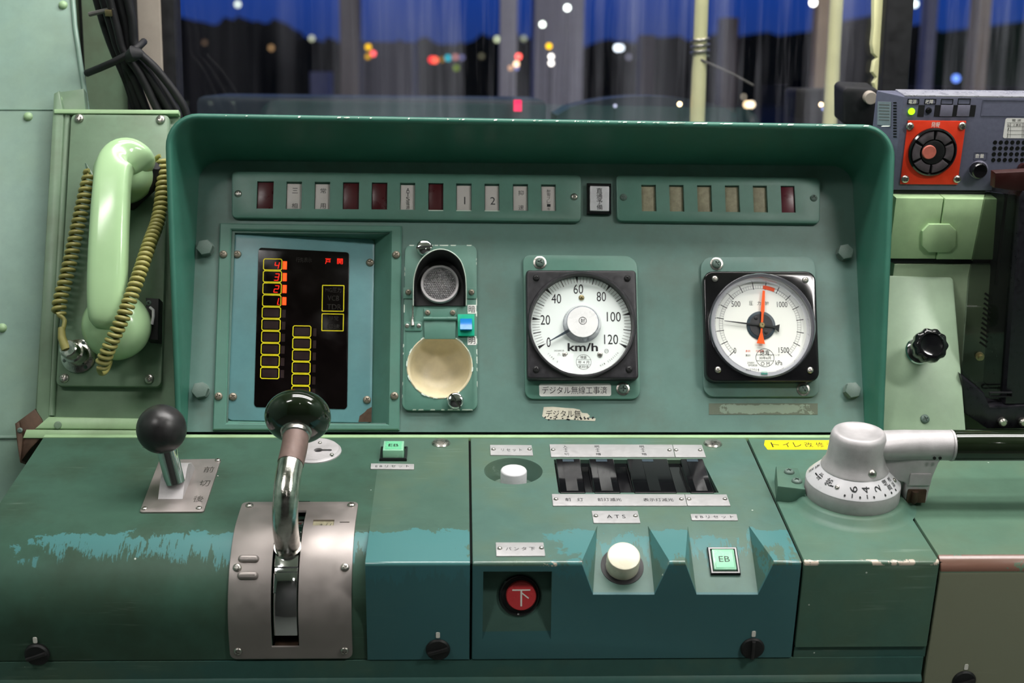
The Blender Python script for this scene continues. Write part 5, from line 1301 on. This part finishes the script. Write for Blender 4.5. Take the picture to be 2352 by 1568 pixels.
t.add('tie_knot', MB().tube([K.at3(296, 132, .034), K.at3(308, 122, .042), K.at3(322, 122, .036)], [.006, .009, .005], 12), 'rubber', smooth=60)
t.add('grey_tie', MB().tube([K.at3(205, 33, .022), K.at3(262, 20, .028)], .0026, 8), 'inkgrey'); 
t.add('tie_head', MB().box(*K.at(258, 28), .026, *K.at(272, 14), .034, .001), 'brass')

# ================================================================== windscreen, posts
x = lambda px, y=120: Wn.at(px, y)[0]
zt_, zb_ = 1.25, Wn.at(1200, 262)[1] - .10
zt2 = zt_
structure('wall_front', MB().box(-1.05, -1.10, -.02, 1.25, zb_, .03), 'pale2', Wn)
structure('wall_front_upper', MB().box(-1.05, zt_, -.02, 1.25, 1.50, .03), 'backwall', Wn)
structure('wall_front_left', MB().box(-1.05, zb_, -.02, x(322), zt_, .022), 'plate_green', Wn)
structure('trim_7', MB().box(x(300), zb_, .02, x(330), zt_, .03, .003), 'rubber', Wn)
structure('trim_8', MB().box(x(328), zb_, -.02, x(381), zt_, .026, .004), 'beigepost', Wn)
structure('trim_9', MB().box(x(379), zb_, -.02, x(411), zt_, .020, .004), 'rubber', Wn)
structure('trim_10', MB().box(x(2014), zb_, -.02, x(2076), zt_, .030, .004), 'rubber', Wn)
structure('trim_11', MB().box(x(200), zb_, .02, x(204), zt_, .026), 'seam', Wn)
structure('window_1', MB().box(x(406), zb_, -.006, x(2018), zt_, -.001), 'pane', Wn)
structure('window_2', MB().box(x(2072), zb_, -.006, 1.20, zt_, -.001), 'pane', Wn)
structure('wall_front_right', MB().box(1.15, zb_, -.02, 1.30, zt_, .03), 'pale2', Wn)
# torn cream sealing foam along the right post
fp = [(2003, -60), (2026, -60), (2026, 70), (2022, 88), (2027, 100), (2026, 232), (1998, 234), (1999, 215), (2008, 205), (2003, 190), (2010, 178), (2000, 165), (2004, 140), (2012, 132), (2002, 122), (1999, 100), (2003, 60)]
q = Wn.pts(fp, .004)
solo('sealing_foam', 'torn strip of cream sealing foam along the right window post', 'sealing strip', Wn, (*mid(q), .004), MB().prism(q, 0, .012, .002), 'creampole')

# ================================================================== right side: wall boxes, radio, smoked panel
q = G.pts([(2030, 447), (2420, 449), (2420, 594), (2020, 595)]); c = mid(q)
t = Thing('wall_cabinet', 'pale green cabinet door with an octagonal cover plate below the radio', 'cabinet', G, (*c, 0))
xs_ = G.at(2160, 520)[0]; yt, yb_ = G.at(2160, 455)[1], G.at(2160, 595)[1]
t.add('door', MB().box(G.at(2050, 520)[0], yb_, -.03, xs_ - .0005, yt, 0, .0015), 'cabinet', label='left half')
t.add('door', MB().box(xs_ + .0005, yb_, -.03, .85, yt, .0015, .0015), 'cabinet', label='right half')
oc = G.pts([(2134, 515), (2182, 515), (2196, 529), (2196, 566), (2181, 580), (2133, 580), (2119, 566), (2119, 531)], .004)
t.add('octagonal_cover', MB().prism(oc, 0, .0040, .0012), 'cabinet')
structure('trim_12', MB().box(G.at(2050, 600)[0], G.at(2160, 606)[1], -.02, .85, yb_ - .0005, -.004), 'rubber', G)
q = G.pts([(2030, 607), (2420, 607), (2420, 1010), (2020, 1010)]); c = mid(q)
t = Thing('wall_cabinet', 'lower pale green cabinet behind the black-knobbed plate', 'cabinet', G, (*c, -.01))
t.add('body', MB().box(G.at(2042, 700)[0], G.at(2100, 1060)[1], -.04, .85, G.at(2160, 607)[1], -.002, .006), 'cabinet_low')
# dark shelf under the radio
q = R.at(2040, 440); 
t = Thing('radio_shelf', 'black shelf rail directly under the slate radio', 'shelf', R, (*R.at(2150, 442), 0))
t.add('rail', MB().box(R.at(2010, 440)[0], R.at(2050, 449)[1], -.05, .86, R.at(2050, 436)[1], -.002, .001), 'rubber')
# radio set
rx0, rx1 = R.at(2052, 430)[0], .86
yT, yB = R.at(2120, 222)[1], R.at(2120, 436)[1]
q0 = R.at(2068, 222)
t = Thing('radio_set', 'slate grey radio set with a red alarm plate and small speaker holes', 'radio', R, (*R.at(2200, 320), 0))
rxl = .5 * (R.at(2072, 230)[0] + R.at(2052, 430)[0])
xb_ = R.at(2014, 230, -.030)[0]
plan = [(rxl, 0), (rx1, 0), (rx1, -.034), (xb_, -.034), (xb_, -.030)]
t.add('case', MB().prism(plan, 0, yT - yB, .0012).map(lambda v: Vector((v.x, v.z + yB, v.y))), 'radio', smooth=25)
t.add('bright_top_edge', MB().box(rxl + .001, yT - .0006, -.033, rx1, yT + .0014, -.0005, .0006), 'mirror_edge')
# left flank label (faces the gap beside the hood)
sd_ = Vector((rxl - xb_, 0, .030)).normalized(); SF = Fr(R.desk(xb_, 0, -.030), R.U * sd_.x + R.N * sd_.z, R.V)
ql = SF.pts([(2017, 233), (2048, 234), (2046, 290), (2016, 286)])
sl_ = t.add('side_label', MB().prism(ql, 0, .0008), 'radiolabel', fr=SF); mb = MB()
for i in range(6):
    a, b = SF.at(2020, 240 + 7 * i, 0), SF.at(2044, 241 + 7 * i, 0); mb.line(a, b, .0008, .001)
t.add('label_lines', mb, 'inkgrey', sl_, 0, fr=SF)
mb = MB()
for i in range(13):
    a, b = SF.at(2052, 236 + 6.5 * i, 0), SF.at(2060, 236 + 6.5 * i, 0); mb.line(a, b, .0014, .0004)
t.add('side_vents', mb, 'seam', None, 0, fr=SF)
for st, x_, y_, w_ in (('電源', 2096, 233.5, .0085), ('故障', 2134.5, 233.5, .0085), ('音量', 2250, 358, .0098)):
    k = R.at(x_, y_, .0004); t.add('lettering', MB().text(st, *k, .0006, w_, .0046, bold=.008), 'inkwhite', smooth=0)
for x0_, y0_, x1_, y1_ in ((2085, 227, 2110, 239), (2124, 227, 2149, 239), (2162, 227, 2188, 240), (2201, 226, 2228, 240), (2257, 229, 2420, 268), (2238, 349, 2266, 367)):
    a, b = R.at(x0_, y0_, 0), R.at(x1_, y1_, 0); t.add('label_recess', MB().ring(rect(a[0], b[1], b[0], a[1]), rect(a[0] + .0006, b[1] + .0006, b[0] - .0006, a[1] - .0006), 0, .0004), 'seam' if x0_ < 2230 else 'radio')
for x0_, x1_ in ((2110, 2121), (2148, 2160), (2187, 2199), (2226, 2238)):
    a, b = R.at(x0_, 241, 0), R.at(x1_, 268, 0); t.add('slot', MB().box(a[0], b[1], -.0005, b[0], a[1], .0003), 'rubber')
for x0_, x1_ in ((2161, 2186), (2200, 2225)):
    a, b = R.at(x0_, 241, 0), R.at(x1_, 267, 0); t.add('blank_key', MB().box(a[0], b[1], 0, b[0], a[1], .0012, .0004), 'radio2')
k = R.at(2094, 256, .001); t.add('green_lamp', MB().lathe(k, [(.0036, 0), (.0036, .001), (.0026, .003), (0, .0036)], 24), 'led')
k = R.at(2133.5, 254, .001); t.add('dark_lamp', MB().lathe(k, [(.0034, 0), (.0034, .001), (.0024, .0028), (0, .0032)], 24), 'black')
rq_ = R.pts([(2079, 277), (2222, 277), (2209, 424), (2064, 424)], .002)
rp_ = t.add('alarm_plate', MB().prism(rect(rq_[3][0] + .002, rq_[2][1], rq_[1][0] - .001, rq_[0][1]), 0, .002, .0004), 'redpaint', label='red plate lettered 発報')
k = R.at(2149, 286, .002); t.add('lettering', MB().text('発報', *k, .0022, .0094, .0058, bold=.008), 'inkwhite', rp_, 0)
kc = R.at(2142, 349, .004); zb2 = .002
al = t.add('alarm_ring', MB().lathe(kc, [(.0262, zb2), (.0262, zb2 + .003), (.0245, zb2 + .0045), (.0238, zb2 + .002), (0, zb2 + .0018)], 56, cap=False), 'black', rp_, smooth=30)
mb = MB()
for i in range(6):
    a0 = pi / 2 + i * pi / 3 + .07; a1 = pi / 2 + (i + 1) * pi / 3 - .07; n_ = 8
    pl = [(kc[0] + r * cos(a), kc[1] + r * sin(a)) for r, a in [(.0228, a0 + (a1 - a0) * j / n_) for j in range(n_ + 1)] + [(.0140, a1 - (a1 - a0) * j / n_) for j in range(n_ + 1)]]
    mb.prism(pl, zb2 + .001, zb2 + .0042, .0012)
t.add('guard_segments', mb, 'button_dark', rp_, smooth=30)
t.add('button_well', MB().lathe(kc, [(.0128, zb2), (.0128, zb2 + .0034), (.0112, zb2 + .0040), (0, zb2 + .0022)], 40), 'blackmat', rp_)
k2 = R.at(2135, 350, .008); t.add('alarm_button', MB().lathe(k2, [(.0076, zb2), (.0076, zb2 + .0052), (.0068, zb2 + .006), (0, zb2 + .0058)], 36), 'coral', rp_)
for x_, y_ in ((2090, 290), (2210, 289), (2079, 411), (2198, 411)): t.screw(x_, y_, .0044, 'steel', 'pan', .002, fr=R, parent=rp_)
a, b = R.at(2310, 271, 0), R.at(2420, 318, 0); lo = t.add('paper_label', MB().prism(rect(a[0], b[1], b[0], a[1], .002), 0, .0004), 'paper'); mb = MB()
for i in range(5):
    y_ = 272 + 9.0 * (i + 1); 
    if i < 4: mb.line(R.at(2313, y_ + 1, .0005), R.at(2415, y_ + 1, .0005), .0004, .00055)
for x_ in (2322, 2349, 2352): mb.line(R.at(x_ - .3, 282, .0005), R.at(x_ - 2, 316, .0005), .0004, .00055)
for st, x_, y_, w_ in (('電 波', 2335, 276, .010), ('No', 2317, 287, .003), ('工事系', 2336, 287, .009), ('1', 2316, 296, .001), ('2', 2315, 305, .0015), ('3', 2314, 313, .0015)):
    k = R.at(x_, y_, .0005); mb.text(st, *k, .0006, w_, .0028)
t.add('label_print', mb, 'inkgrey', lo, 0)
mb = MB()
for r_ in range(4):
    for cc in range(6):
        k = R.at(2285.5 + 13.2 * cc - 1.4 * r_, 327 + 13.4 * r_, 0); mb.lathe(k, [(.0023, -.001), (.0023, .0003), (0, .0003)], 16)
t.add('speaker_holes', mb, 'seam')
k = R.at(2250, 391, .004); kb = t.add('volume_socket', MB().lathe(k, [(.0100, 0), (.0100, .0022), (.0086, .003), (.0080, .0016), (0, .0014)], 36), 'radio2', smooth=30)
k = R.at(2251, 393, .010); t.add('volume_knob', MB().lathe(k, [(.0086, .001), (.0084, .0095), (.0074, .0108), (.0055, .0102), (0, .0096)], 18), 'black', kb, smooth=25)
t.add('corner_knob', MB().lathe(R.at(2352, 388, .004), [(.006, 0), (.006, .006), (0, .006)], 24), 'maroon')
# bracket and clamp knob left of the radio
q = K.pts([(1946, 208), (2030, 212), (2030, 300), (1946, 296)]); c = mid(q)
t = Thing('clamp_bracket', 'black clamp bracket with a grey round knob behind the hood corner', 'bracket', K, (*c, -.03))
t.add('block', MB().prism(arcpoly(q, .006), -.06, -.02, .003), 'rubber')
k = K.at(2001, 226, -.01); t.add('knob', MB().lathe(k, [(.0075, -.022), (.0078, -.012), (.007, -.010), (0, -.010)], 28), 'beigepost')
q = Wn.pts([(1828, 202), (1936, 204), (1944, 250), (1940, 420), (1825, 420)], -.66); c = mid(q)
solo('equipment_box', 'black equipment box outside behind the second cream pole', 'box', Wn, (*c, -.66), MB().prism(arcpoly([(q[0][0], -2.06), (q[1][0], -2.06), q[1], q[0]], [0, 0, .008, .008]), -.74, -.66, .004), 'rubber')

# green plate with the black knob
hk_ = .010
q = P.pts([(2040, 632), (2184, 636), (2190, 642), (2219, 990), (2028, 992)], hk_); c = mid(q)
t = Thing('knob_plate', 'pale green sloping cover plate right of the hood', 'cover plate', P, (*c, 0))
t.add('plate', MB().prism(arcpoly(q, .002), -.02, hk_, .0016), 'knobplate')
t.screw(2124, 962, .0050, 'bolt', 'pan', hk_)
k = P.at(2110, 806, hk_); tp_ = P.at(2141, 791, .058)
ax_ = (Vector((tp_[0], tp_[1], .058)) - Vector((*k, hk_))).normalized(); Rk = ax_.to_track_quat('Z', 'Y').to_matrix()
t2 = Thing('rotary_control', 'black fluted control knob with a chrome collar on the pale green plate', 'knob', P, (*k, hk_))
t2.add('collar', MB().lathe(k + (hk_,), [(.0152, -.001), (.0152, .002), (.0140, .0034), (.0118, .0036), (.0112, .0016), (0, .001)], 40), 'chrome', smooth=30)
t2.add('stem', MB().lathe(k + (hk_,), [(.0105, 0), (.0105, .020), (.0125, .030)], 32, Rk), 'blackmat')
fl = []
for h_, r_ in ((.026, .0140), (.030, .0172), (.042, .0182), (.0465, .0172), (.0485, .0150)):
    fl.append([Vector((*k, hk_)) + Rk @ Vector(((r_ + (.0008 * cos(10 * a) if .028 < h_ < .0475 else 0)) * cos(a), (r_ + (.0008 * cos(10 * a) if .028 < h_ < .0475 else 0)) * sin(a), h_)) for a in [2 * pi * i / 80 for i in range(80)]])
for h_, r_ in ((.0490, .0125), (.0470, .0110), (.0462, .0065), (.0460, .0004)):
    fl.append([Vector((*k, hk_)) + Rk @ Vector((r_ * cos(a), r_ * sin(a), h_)) for a in [2 * pi * i / 80 for i in range(80)]])
t2.add('knob', MB().loft(fl, True, True, True), 'black', smooth=40)
# smoked acrylic monitor hood and black monitor at the right edge
SMF = Fr((0, .03, 0), (1, 0, 0), (0, 0, 1))
q = SMF.pts([(2266, 440), (2352, 452), (2420, 455), (2420, 935), (2266, 935), (2262, 910), (2208, 870)]); c = mid(q)
t = Thing('display_monitor', 'black monitor with a smoked side panel at the far right', 'monitor', SMF, (*c, 0))
sp = t.add('smoked_panel', MB().prism(SMF.pts([(2266, 440), (2352, 452), (2352, 940), (2262, 912), (2208, 872), (2226, 640)]), -.004, 0), 'smoked', smooth=0, label='smoked see-through side panel')
mb = MB()
for i in range(11):
    y_ = 673 + 11.2 * i; x_ = 2262 - 1.2 * i; a, b = SMF.at(x_, y_, .0005), SMF.at(x_ + 17, y_ + 12, .0005); mb.line(a, b, .0022, .0006)
t.add('vent_slots', mb, 'seam', sp, 0)
t.add('panel_fold', MB().line(SMF.at(2312, 446, .001), SMF.at(2288, 655, .001), .0030, .0008), 'seam', sp, 0)
t.add('case', MB().prism(SMF.pts([(2352, 440), (2345, 452), (2325, 700), (2308, 930), (2470, 930), (2470, 440)], .01), -.10, .010, .004), 'monitor')
t.add('top_cover', MB().prism(SMF.pts([(2286, 397), (2420, 390), (2420, 446), (2352, 442), (2284, 432)], .006), -.006, .006, .002), 'maroon')
k = SMF.at(2252, 820, .004); t.add('brass_nut', MB().lathe(k, [(.0046, 0), (.0046, .003), (.0028, .0032), (.0028, .007), (0, .0072)], 24), 'brass', sp)
ft = t.add('foot_bracket', MB().prism(SMF.pts([(2208, 862), (2262, 905), (2275, 935), (2352, 930), (2420, 930), (2420, 986), (2268, 986), (2216, 950)], .012), -.06, .012, .003), 'monitor')
for x_ in (2302, 2349): 
    k = SMF.at(x_, 968, .014); t.add('screw', MB().lathe(k, [(.0048, .011), (.0048, .017), (.003, .019), (0, .019)], 20), 'steel', ft)
t.add('foot_label', MB().ring(SMF.pts([(2274, 902), (2326, 902), (2326, 912), (2274, 912)], .0135), inset(ccw(SMF.pts([(2274, 902), (2326, 902), (2326, 912), (2274, 912)], .0135)), .0008), .010, .0135), 'rubber')

# ================================================================== room shell (true world metres)
structure('floor', MB().box(-1.3, -2.3, -.02, 1.5, .9, 0), 'floor')
structure('ceiling', MB().box(-1.3, -2.3, 2.20, 1.5, .75, 2.22), 'ceiling')
structure('wall_back', MB().box(-1.3, -2.32, 0, 1.5, -2.30, 2.2), 'backwall')
structure('wall_side_left', MB().box(-1.32, -2.3, 0, -1.3, .75, 2.2), 'pale2')
structure('wall_right', MB().box(1.5, -2.3, 0, 1.52, .75, 2.2), 'pale2')

# ================================================================== outside the windscreen
structure('ground', MB().box(-120, .95, -1.22, 120, 160, -1.2), 'ground')
camw = BASE @ CAMP
def ray(x_, y_, dist):
    d = BASE.to_3x3() @ (CF + CR * ((x_ - 1176) / FPX) + CU * ((784 - y_) / FPX)); d = d / math.hypot(d.x, d.y); return camw + d * dist
def ridge(name, label, pts, dist, depth, mat, cat, jag):
    """a distant mass with an uneven top: built as a solid bank of its own size at its own distance"""
    tops = [ray(x_, y_, dist) for x_, y_ in pts]; fine = []
    for a, b in zip(tops, tops[1:]):
        k = 10
        for i in range(k): p = a.lerp(b, i / k); p.z += random.uniform(-jag, jag); fine.append(p)
    fine.append(tops[-1])
    o0 = Vector((fine[0].x, fine[0].y, -1.2)); mb = MB()
    rg = [[Vector((p.x, p.y - depth * .15, -1.2)) for p in fine], [Vector((p.x, p.y, p.z)) for p in fine], [Vector((p.x, p.y + depth * .5, p.z * .97)) for p in fine], [Vector((p.x, p.y + depth, -1.2)) for p in fine]]
    mb.loft(rg, False); mb.f.append(tuple(range(len(fine) * 0, 0)) or (0, len(fine), 2 * len(fine), 3 * len(fine)))
    solo(name, label, cat, WORLD, o0, mb, mat)
ridge('tree_line', 'dark line of trees beyond the tracks, left half of the windscreen', [(300, 48), (470, 46), (620, 48), (690, 90), (790, 96), (900, 100), (1060, 92), (1150, 80), (1250, 95)], 70, 12, 'tree', 'trees', .25)
ridge('hillside', 'dark wooded hillside on the horizon, right half of the windscreen', [(1200, 110), (1400, 96), (1600, 88), (1720, 82), (1860, 76), (2010, 42), (2200, 76), (2330, 60), (2420, 50)], 110, 20, 'tree', 'hill', .3)
def post(name, label, x0_, x1_, y0_, y1_, dist, dep, mat, cat, group=None):
    a, b = ray(x0_, y1_, dist), ray(x1_, y1_, dist); ztop = ray((x0_ + x1_) / 2, y0_, dist).z; zb3 = max(-1.2, min(a.z, b.z))
    yy = (a.y + b.y) / 2; c_ = Vector(((a.x + b.x) / 2, yy, -1.2))
    solo(name, label, cat, WORLD, c_, MB().box(a.x, yy, -1.2, b.x, yy + dep, ztop, .003), mat, group)
def pole(name, label, x0_, x1_, dist, mat, cat, group=None):
    a, b = ray(x0_, 130, dist), ray(x1_, 130, dist); r_ = (b - a).length / 2; c_ = (a + b) / 2
    mb = MB().lathe((c_.x, c_.y, 0), [(r_ * 1.08, -1.2), (r_ * 1.08, ray(x0_, 170, dist).z), (r_, ray(x0_, 130, dist).z), (r_, 3.2)], 24)
    t_ = Thing(name, label, cat, WORLD, (c_.x, c_.y, -1.2), group); t_.add('shaft', mb, mat, smooth=60); return t_, c_, r_
t_, c_, r_ = pole('reflection_pole', 'slim cream pole with wire bindings, standing in for a windscreen reflection', 1591, 1623, 2.2, 'creampole', 'pole')  # both cream poles stand in for cab reflections in the glass
zc_ = ray(1607, 128, 2.2).z
t_.add('wire_binding', MB().tube([(c_.x + (r_ + .003) * cos(k * .5), c_.y + (r_ + .003) * sin(k * .5), zc_ + .0007 * k) for k in range(40)], .0022, 8), 'steel', smooth=60)
t_.add('wire_end', MB().tube([(c_.x, c_.y - r_, zc_ - .006), (c_.x + .05, c_.y - r_ - .01, zc_ - .028), (c_.x + .085, c_.y - r_, zc_ - .045)], .0018, 8), 'inkgrey')
pole('reflection_pole', 'second cream pole standing in for a reflection, nearer the right window post', 1899, 1930, 2.3, 'creampole', 'pole')
post('standin_post', 'brown reflection stand-in post beside the right-hand cream pole', 1868, 1900, -200, 215, 3.9, .05, 'brownpole', 'post')  # posts here stand in for hazy columns reflected in the windscreen
post('standin_post', 'broad grey reflection stand-in post, centre right of the windscreen', 1226, 1338, -200, 214, 6.5, .3, 'greypole', 'post')
post('standin_post', 'slim pale reflection stand-in post in the middle of the windscreen', 1147, 1186, -200, 216, 6.0, .12, 'greypole', 'post')
post('standin_post', 'dusky brown reflection stand-in post left of the yellow signal lights', 782, 826, -200, 216, 8.0, .2, 'brownpole', 'post')
post('platform_cabinet', 'low grey slatted cabinet beyond the tracks', 712, 756, 165, 212, 9.0, .3, 'greypole', 'cabinet')
post('shelter_wall', 'dim brown shelter wall behind the yellow signal lights', 822, 948, 96, 218, 12.0, 1.5, 'brownpole', 'wall')
post('standin_post', 'dim brown reflection stand-in post between the two cream poles', 1655, 1690, 40, 240, 8.5, .2, 'brownpole', 'post')
post('standin_post', 'faint brown reflection stand-in post just left of the first cream pole', 1468, 1500, 80, 250, 9.5, .2, 'brownpole', 'post')
post('standin_post', 'brown reflection stand-in post seen through the far right side window', 2232, 2262, -200, 240, 5.5, .1, 'brownpole', 'post')
post('standin_post', 'tall pale reflection stand-in post seen through the far right side window', 2118, 2144, -200, 190, 7.5, .1, 'greypole', 'post')
# added dark shapes standing in for the dark arcs low in the windscreen
a, b = ray(560, 226, 2.15), ray(1250, 222, 2.15)
solo('dark_standin_box', 'added dark blue box outside below the windscreen', 'cowl', WORLD, (0, .80, .4), MB().box(ray(440, 230, 2.15).x, .745, -1.2, ray(1255, 230, 2.15).x, .98, ray(900, 222, 2.25).z, .01), 'cowl')
cp_ = [ray(1275 + 415 * i / 14, 262 - 42 * max(0, sin(pi * i / 14)) ** .6, 2.3) for i in range(15)]
mb = MB().loft([[Vector((p.x, .84, -1.2)) for p in cp_], [Vector((p.x, .84, p.z)) for p in cp_], [Vector((p.x, .99, p.z)) for p in cp_], [Vector((p.x, .99, -1.2)) for p in cp_]], False)
solo('dark_standin_arch', 'added dark rounded shape outside in front of the cream pole', 'hood', WORLD, (cp_[7].x, .9, -1.2), mb, 'cowl')
# lights in the dusk; a few close ones stand in for windscreen reflections
LT = [('street lamp', 546, 10, 9, (.75, .85, .72), 2.2, 45), ('street lamp', 623, 110, 9, (.50, .30, .14), .9, 50), ('street lamp', 716, 88, 9, (.62, .66, .48), 1.2, 45), ('street lamp', 470, 98, 8, (.25, .16, .10), .5, 50),
      ('signal light', 846, 108, 10, (1.0, .55, .0), 1.6, 11.3), ('signal light', 845, 130, 9, (.8, .42, .0), 1.0, 11.3), ('signal light', 857, 123, 9, (1.0, .10, .10), 3.0, 11.3),
      ('signal light', 992, 137, 10, (1.0, .02, .02), 2.5, 42), ('signal light', 999, 138, 10, (1.0, .12, .06), 2.8, 42), ('signal light', 1015, 137, 8, (.5, .25, .0), .8, 42), ('signal light', 1029, 133, 9, (.0, .6, .8), 1.3, 42), ('signal light', 1046, 131, 9, (.7, .28, .28), 1.0, 42), ('signal light', 1061, 132, 8, (.30, .30, .65), .7, 42), ('signal light', 1048, 156, 9, (.25, .40, .0), .8, 42),
      ('street lamp', 1142, 90, 9, (.75, .85, .55), 1.5, 48), ('street lamp', 1203, 88, 9, (.5, .55, .36), .9, 48), ('signal light', 1191, 130, 11, (1.0, .10, .08), 3.6, 5.6), ('signal light', 1186, 147, 10, (1.0, .65, .40), 3.0, 5.6), ('signal light', 1173, 156, 9, (.75, .42, .25), 1.2, 5.6), ('signal light', 1187, 157, 7, (.30, .32, .75), 1.0, 5.6), ('street lamp', 1106, 129, 8, (.28, .27, .18), .6, 48),
      ('street lamp', 1246, 56, 10, (.9, 1., .9), 4.5, 5.8), ('signal light', 1261, 106, 10, (1.0, .55, .0), 2.4, 5.9), ('street lamp', 1266, 130, 9, (1., .95, .88), 4., 5.9), ('street lamp', 1266, 145, 9, (1., .95, .88), 4., 5.9), ('street lamp', 1303, 18, 11, (.9, 1., .95), 5., 5.7),
      ('street lamp', 1418, 110, 10, (.8, .9, 1.), 4.5, 44), ('street lamp', 1426, 110, 9, (.8, .9, 1.), 4., 44), ('street lamp', 1444, 131, 8, (.4, .4, .55), .7, 44), ('street lamp', 1413, 243, 8, (.45, .48, .65), 1.0, 2.2),
      ('headlight', 1561, 239, 9, (1., .75, .4), 5., 2.2), ('headlight', 1716, 240, 9, (1., .72, .42), 5., 20), ('headlight', 1726, 240, 9, (1., .8, .55), 5., 20), ('headlight', 1886, 240, 8, (1., .72, .42), 5., 2.38), ('headlight', 1891, 250, 7, (.3, .35, .75), 1.1, 2.38),
      ('street lamp', 2101, 9, 10, (.8, .95, .9), 4., 40), ('signal light', 2080, 10, 9, (.6, .05, .05), .7, 40), ('street lamp', 2196, 180, 12, (.15, .3, 1.), 2.2, 30), ('street lamp', 1868, 6, 14, (1., 1., .95), 5., 3.7), ('headlight', 1708, 222, 5, (.8, .7, .55), 1.4, 20)]
GL = {}
cnt = {}
pos = {'street lamp': 'white street lamp', 'signal light': 'coloured signal light', 'headlight': 'warm headlight'}
colname = lambda c: 'red' if c[0] > .5 and c[1] < .15 else 'amber' if c[2] < .05 and c[0] > .45 else 'green' if c[1] > c[0] and c[2] < .1 else 'cyan' if c[2] > .6 and c[0] < .1 and c[1] > .5 else 'blue' if c[2] > c[0] * 1.5 else 'pink' if c[0] > .6 and c[1] < .35 else 'orange' if c[0] > c[2] * 1.5 else 'white'
LAND = [(480, 'near the left window post'), (650, 'above the left treetops'), (760, 'over the low slatted cabinet'), (900, 'in front of the brown shelter wall'), (1020, 'at the left end of the middle row'), (1090, 'in the middle row of small lights'), (1155, 'high between the two middle posts'), (1215, 'on the slim pale post'), (1345, 'on the broad grey post'), (1500, 'right of the broad grey post'), (1600, 'just left of the first cream pole'), (1760, 'between the two cream poles'), (1900, 'at the second cream pole'), (2120, 'high in the side window'), (2300, 'low in the side window')]
used = {}
for nm, x_, y_, rp, c_, st, dist in LT:
    key = (c_, st)
    if key not in GL: M['glow%d' % len(GL)] = glow('lamp_glow', (*c_, 1), st); GL[key] = 'glow%d' % len(GL)
    p = ray(x_, y_, dist); d3 = (p - camw).length; r_ = rp * .62 * d3 / FPX
    where = next(l for k, l in LAND if x_ < k)
    lab = '%s blurred %s %s' % (colname(c_), nm, where)
    used[lab] = used.get(lab, 0) + 1
    if used[lab] > 1: lab = '%s, %s one there' % (lab, {2: 'second', 3: 'third', 4: 'fourth'}[used[lab]])
    t_ = Thing(nm.replace(' ', '_'), lab, 'light', WORLD, (p.x, p.y, -1.2), 'lights outside at dusk')
    t_.add('lamp_head', MB().lathe((p.x, p.y, p.z), [(r_ * sin(a), -r_ * cos(a)) for a in [pi * k / 10 for k in range(11)]], 16, cap=False), GL[key], smooth=80)
    rm = .00022 * d3
    t_.add('mast', MB().tube([(p.x, p.y + r_ * .8, -1.2), (p.x, p.y + r_ * .8, p.z)], rm, 6), 'seam', smooth=60)
p = ray(1190, 243, 2.125); r_ = .0055  # glowing box in place of a red reflection on the glass
solo('reflection_glow', 'small glowing crimson box standing in for a reflection, low on the dark box', 'light', WORLD, p, MB().box(p.x - .0058, p.y, p.z - .0085, p.x + .0058, .7455, p.z + .0085, .001), 'litpink' if 'litpink' in M else 'lit')
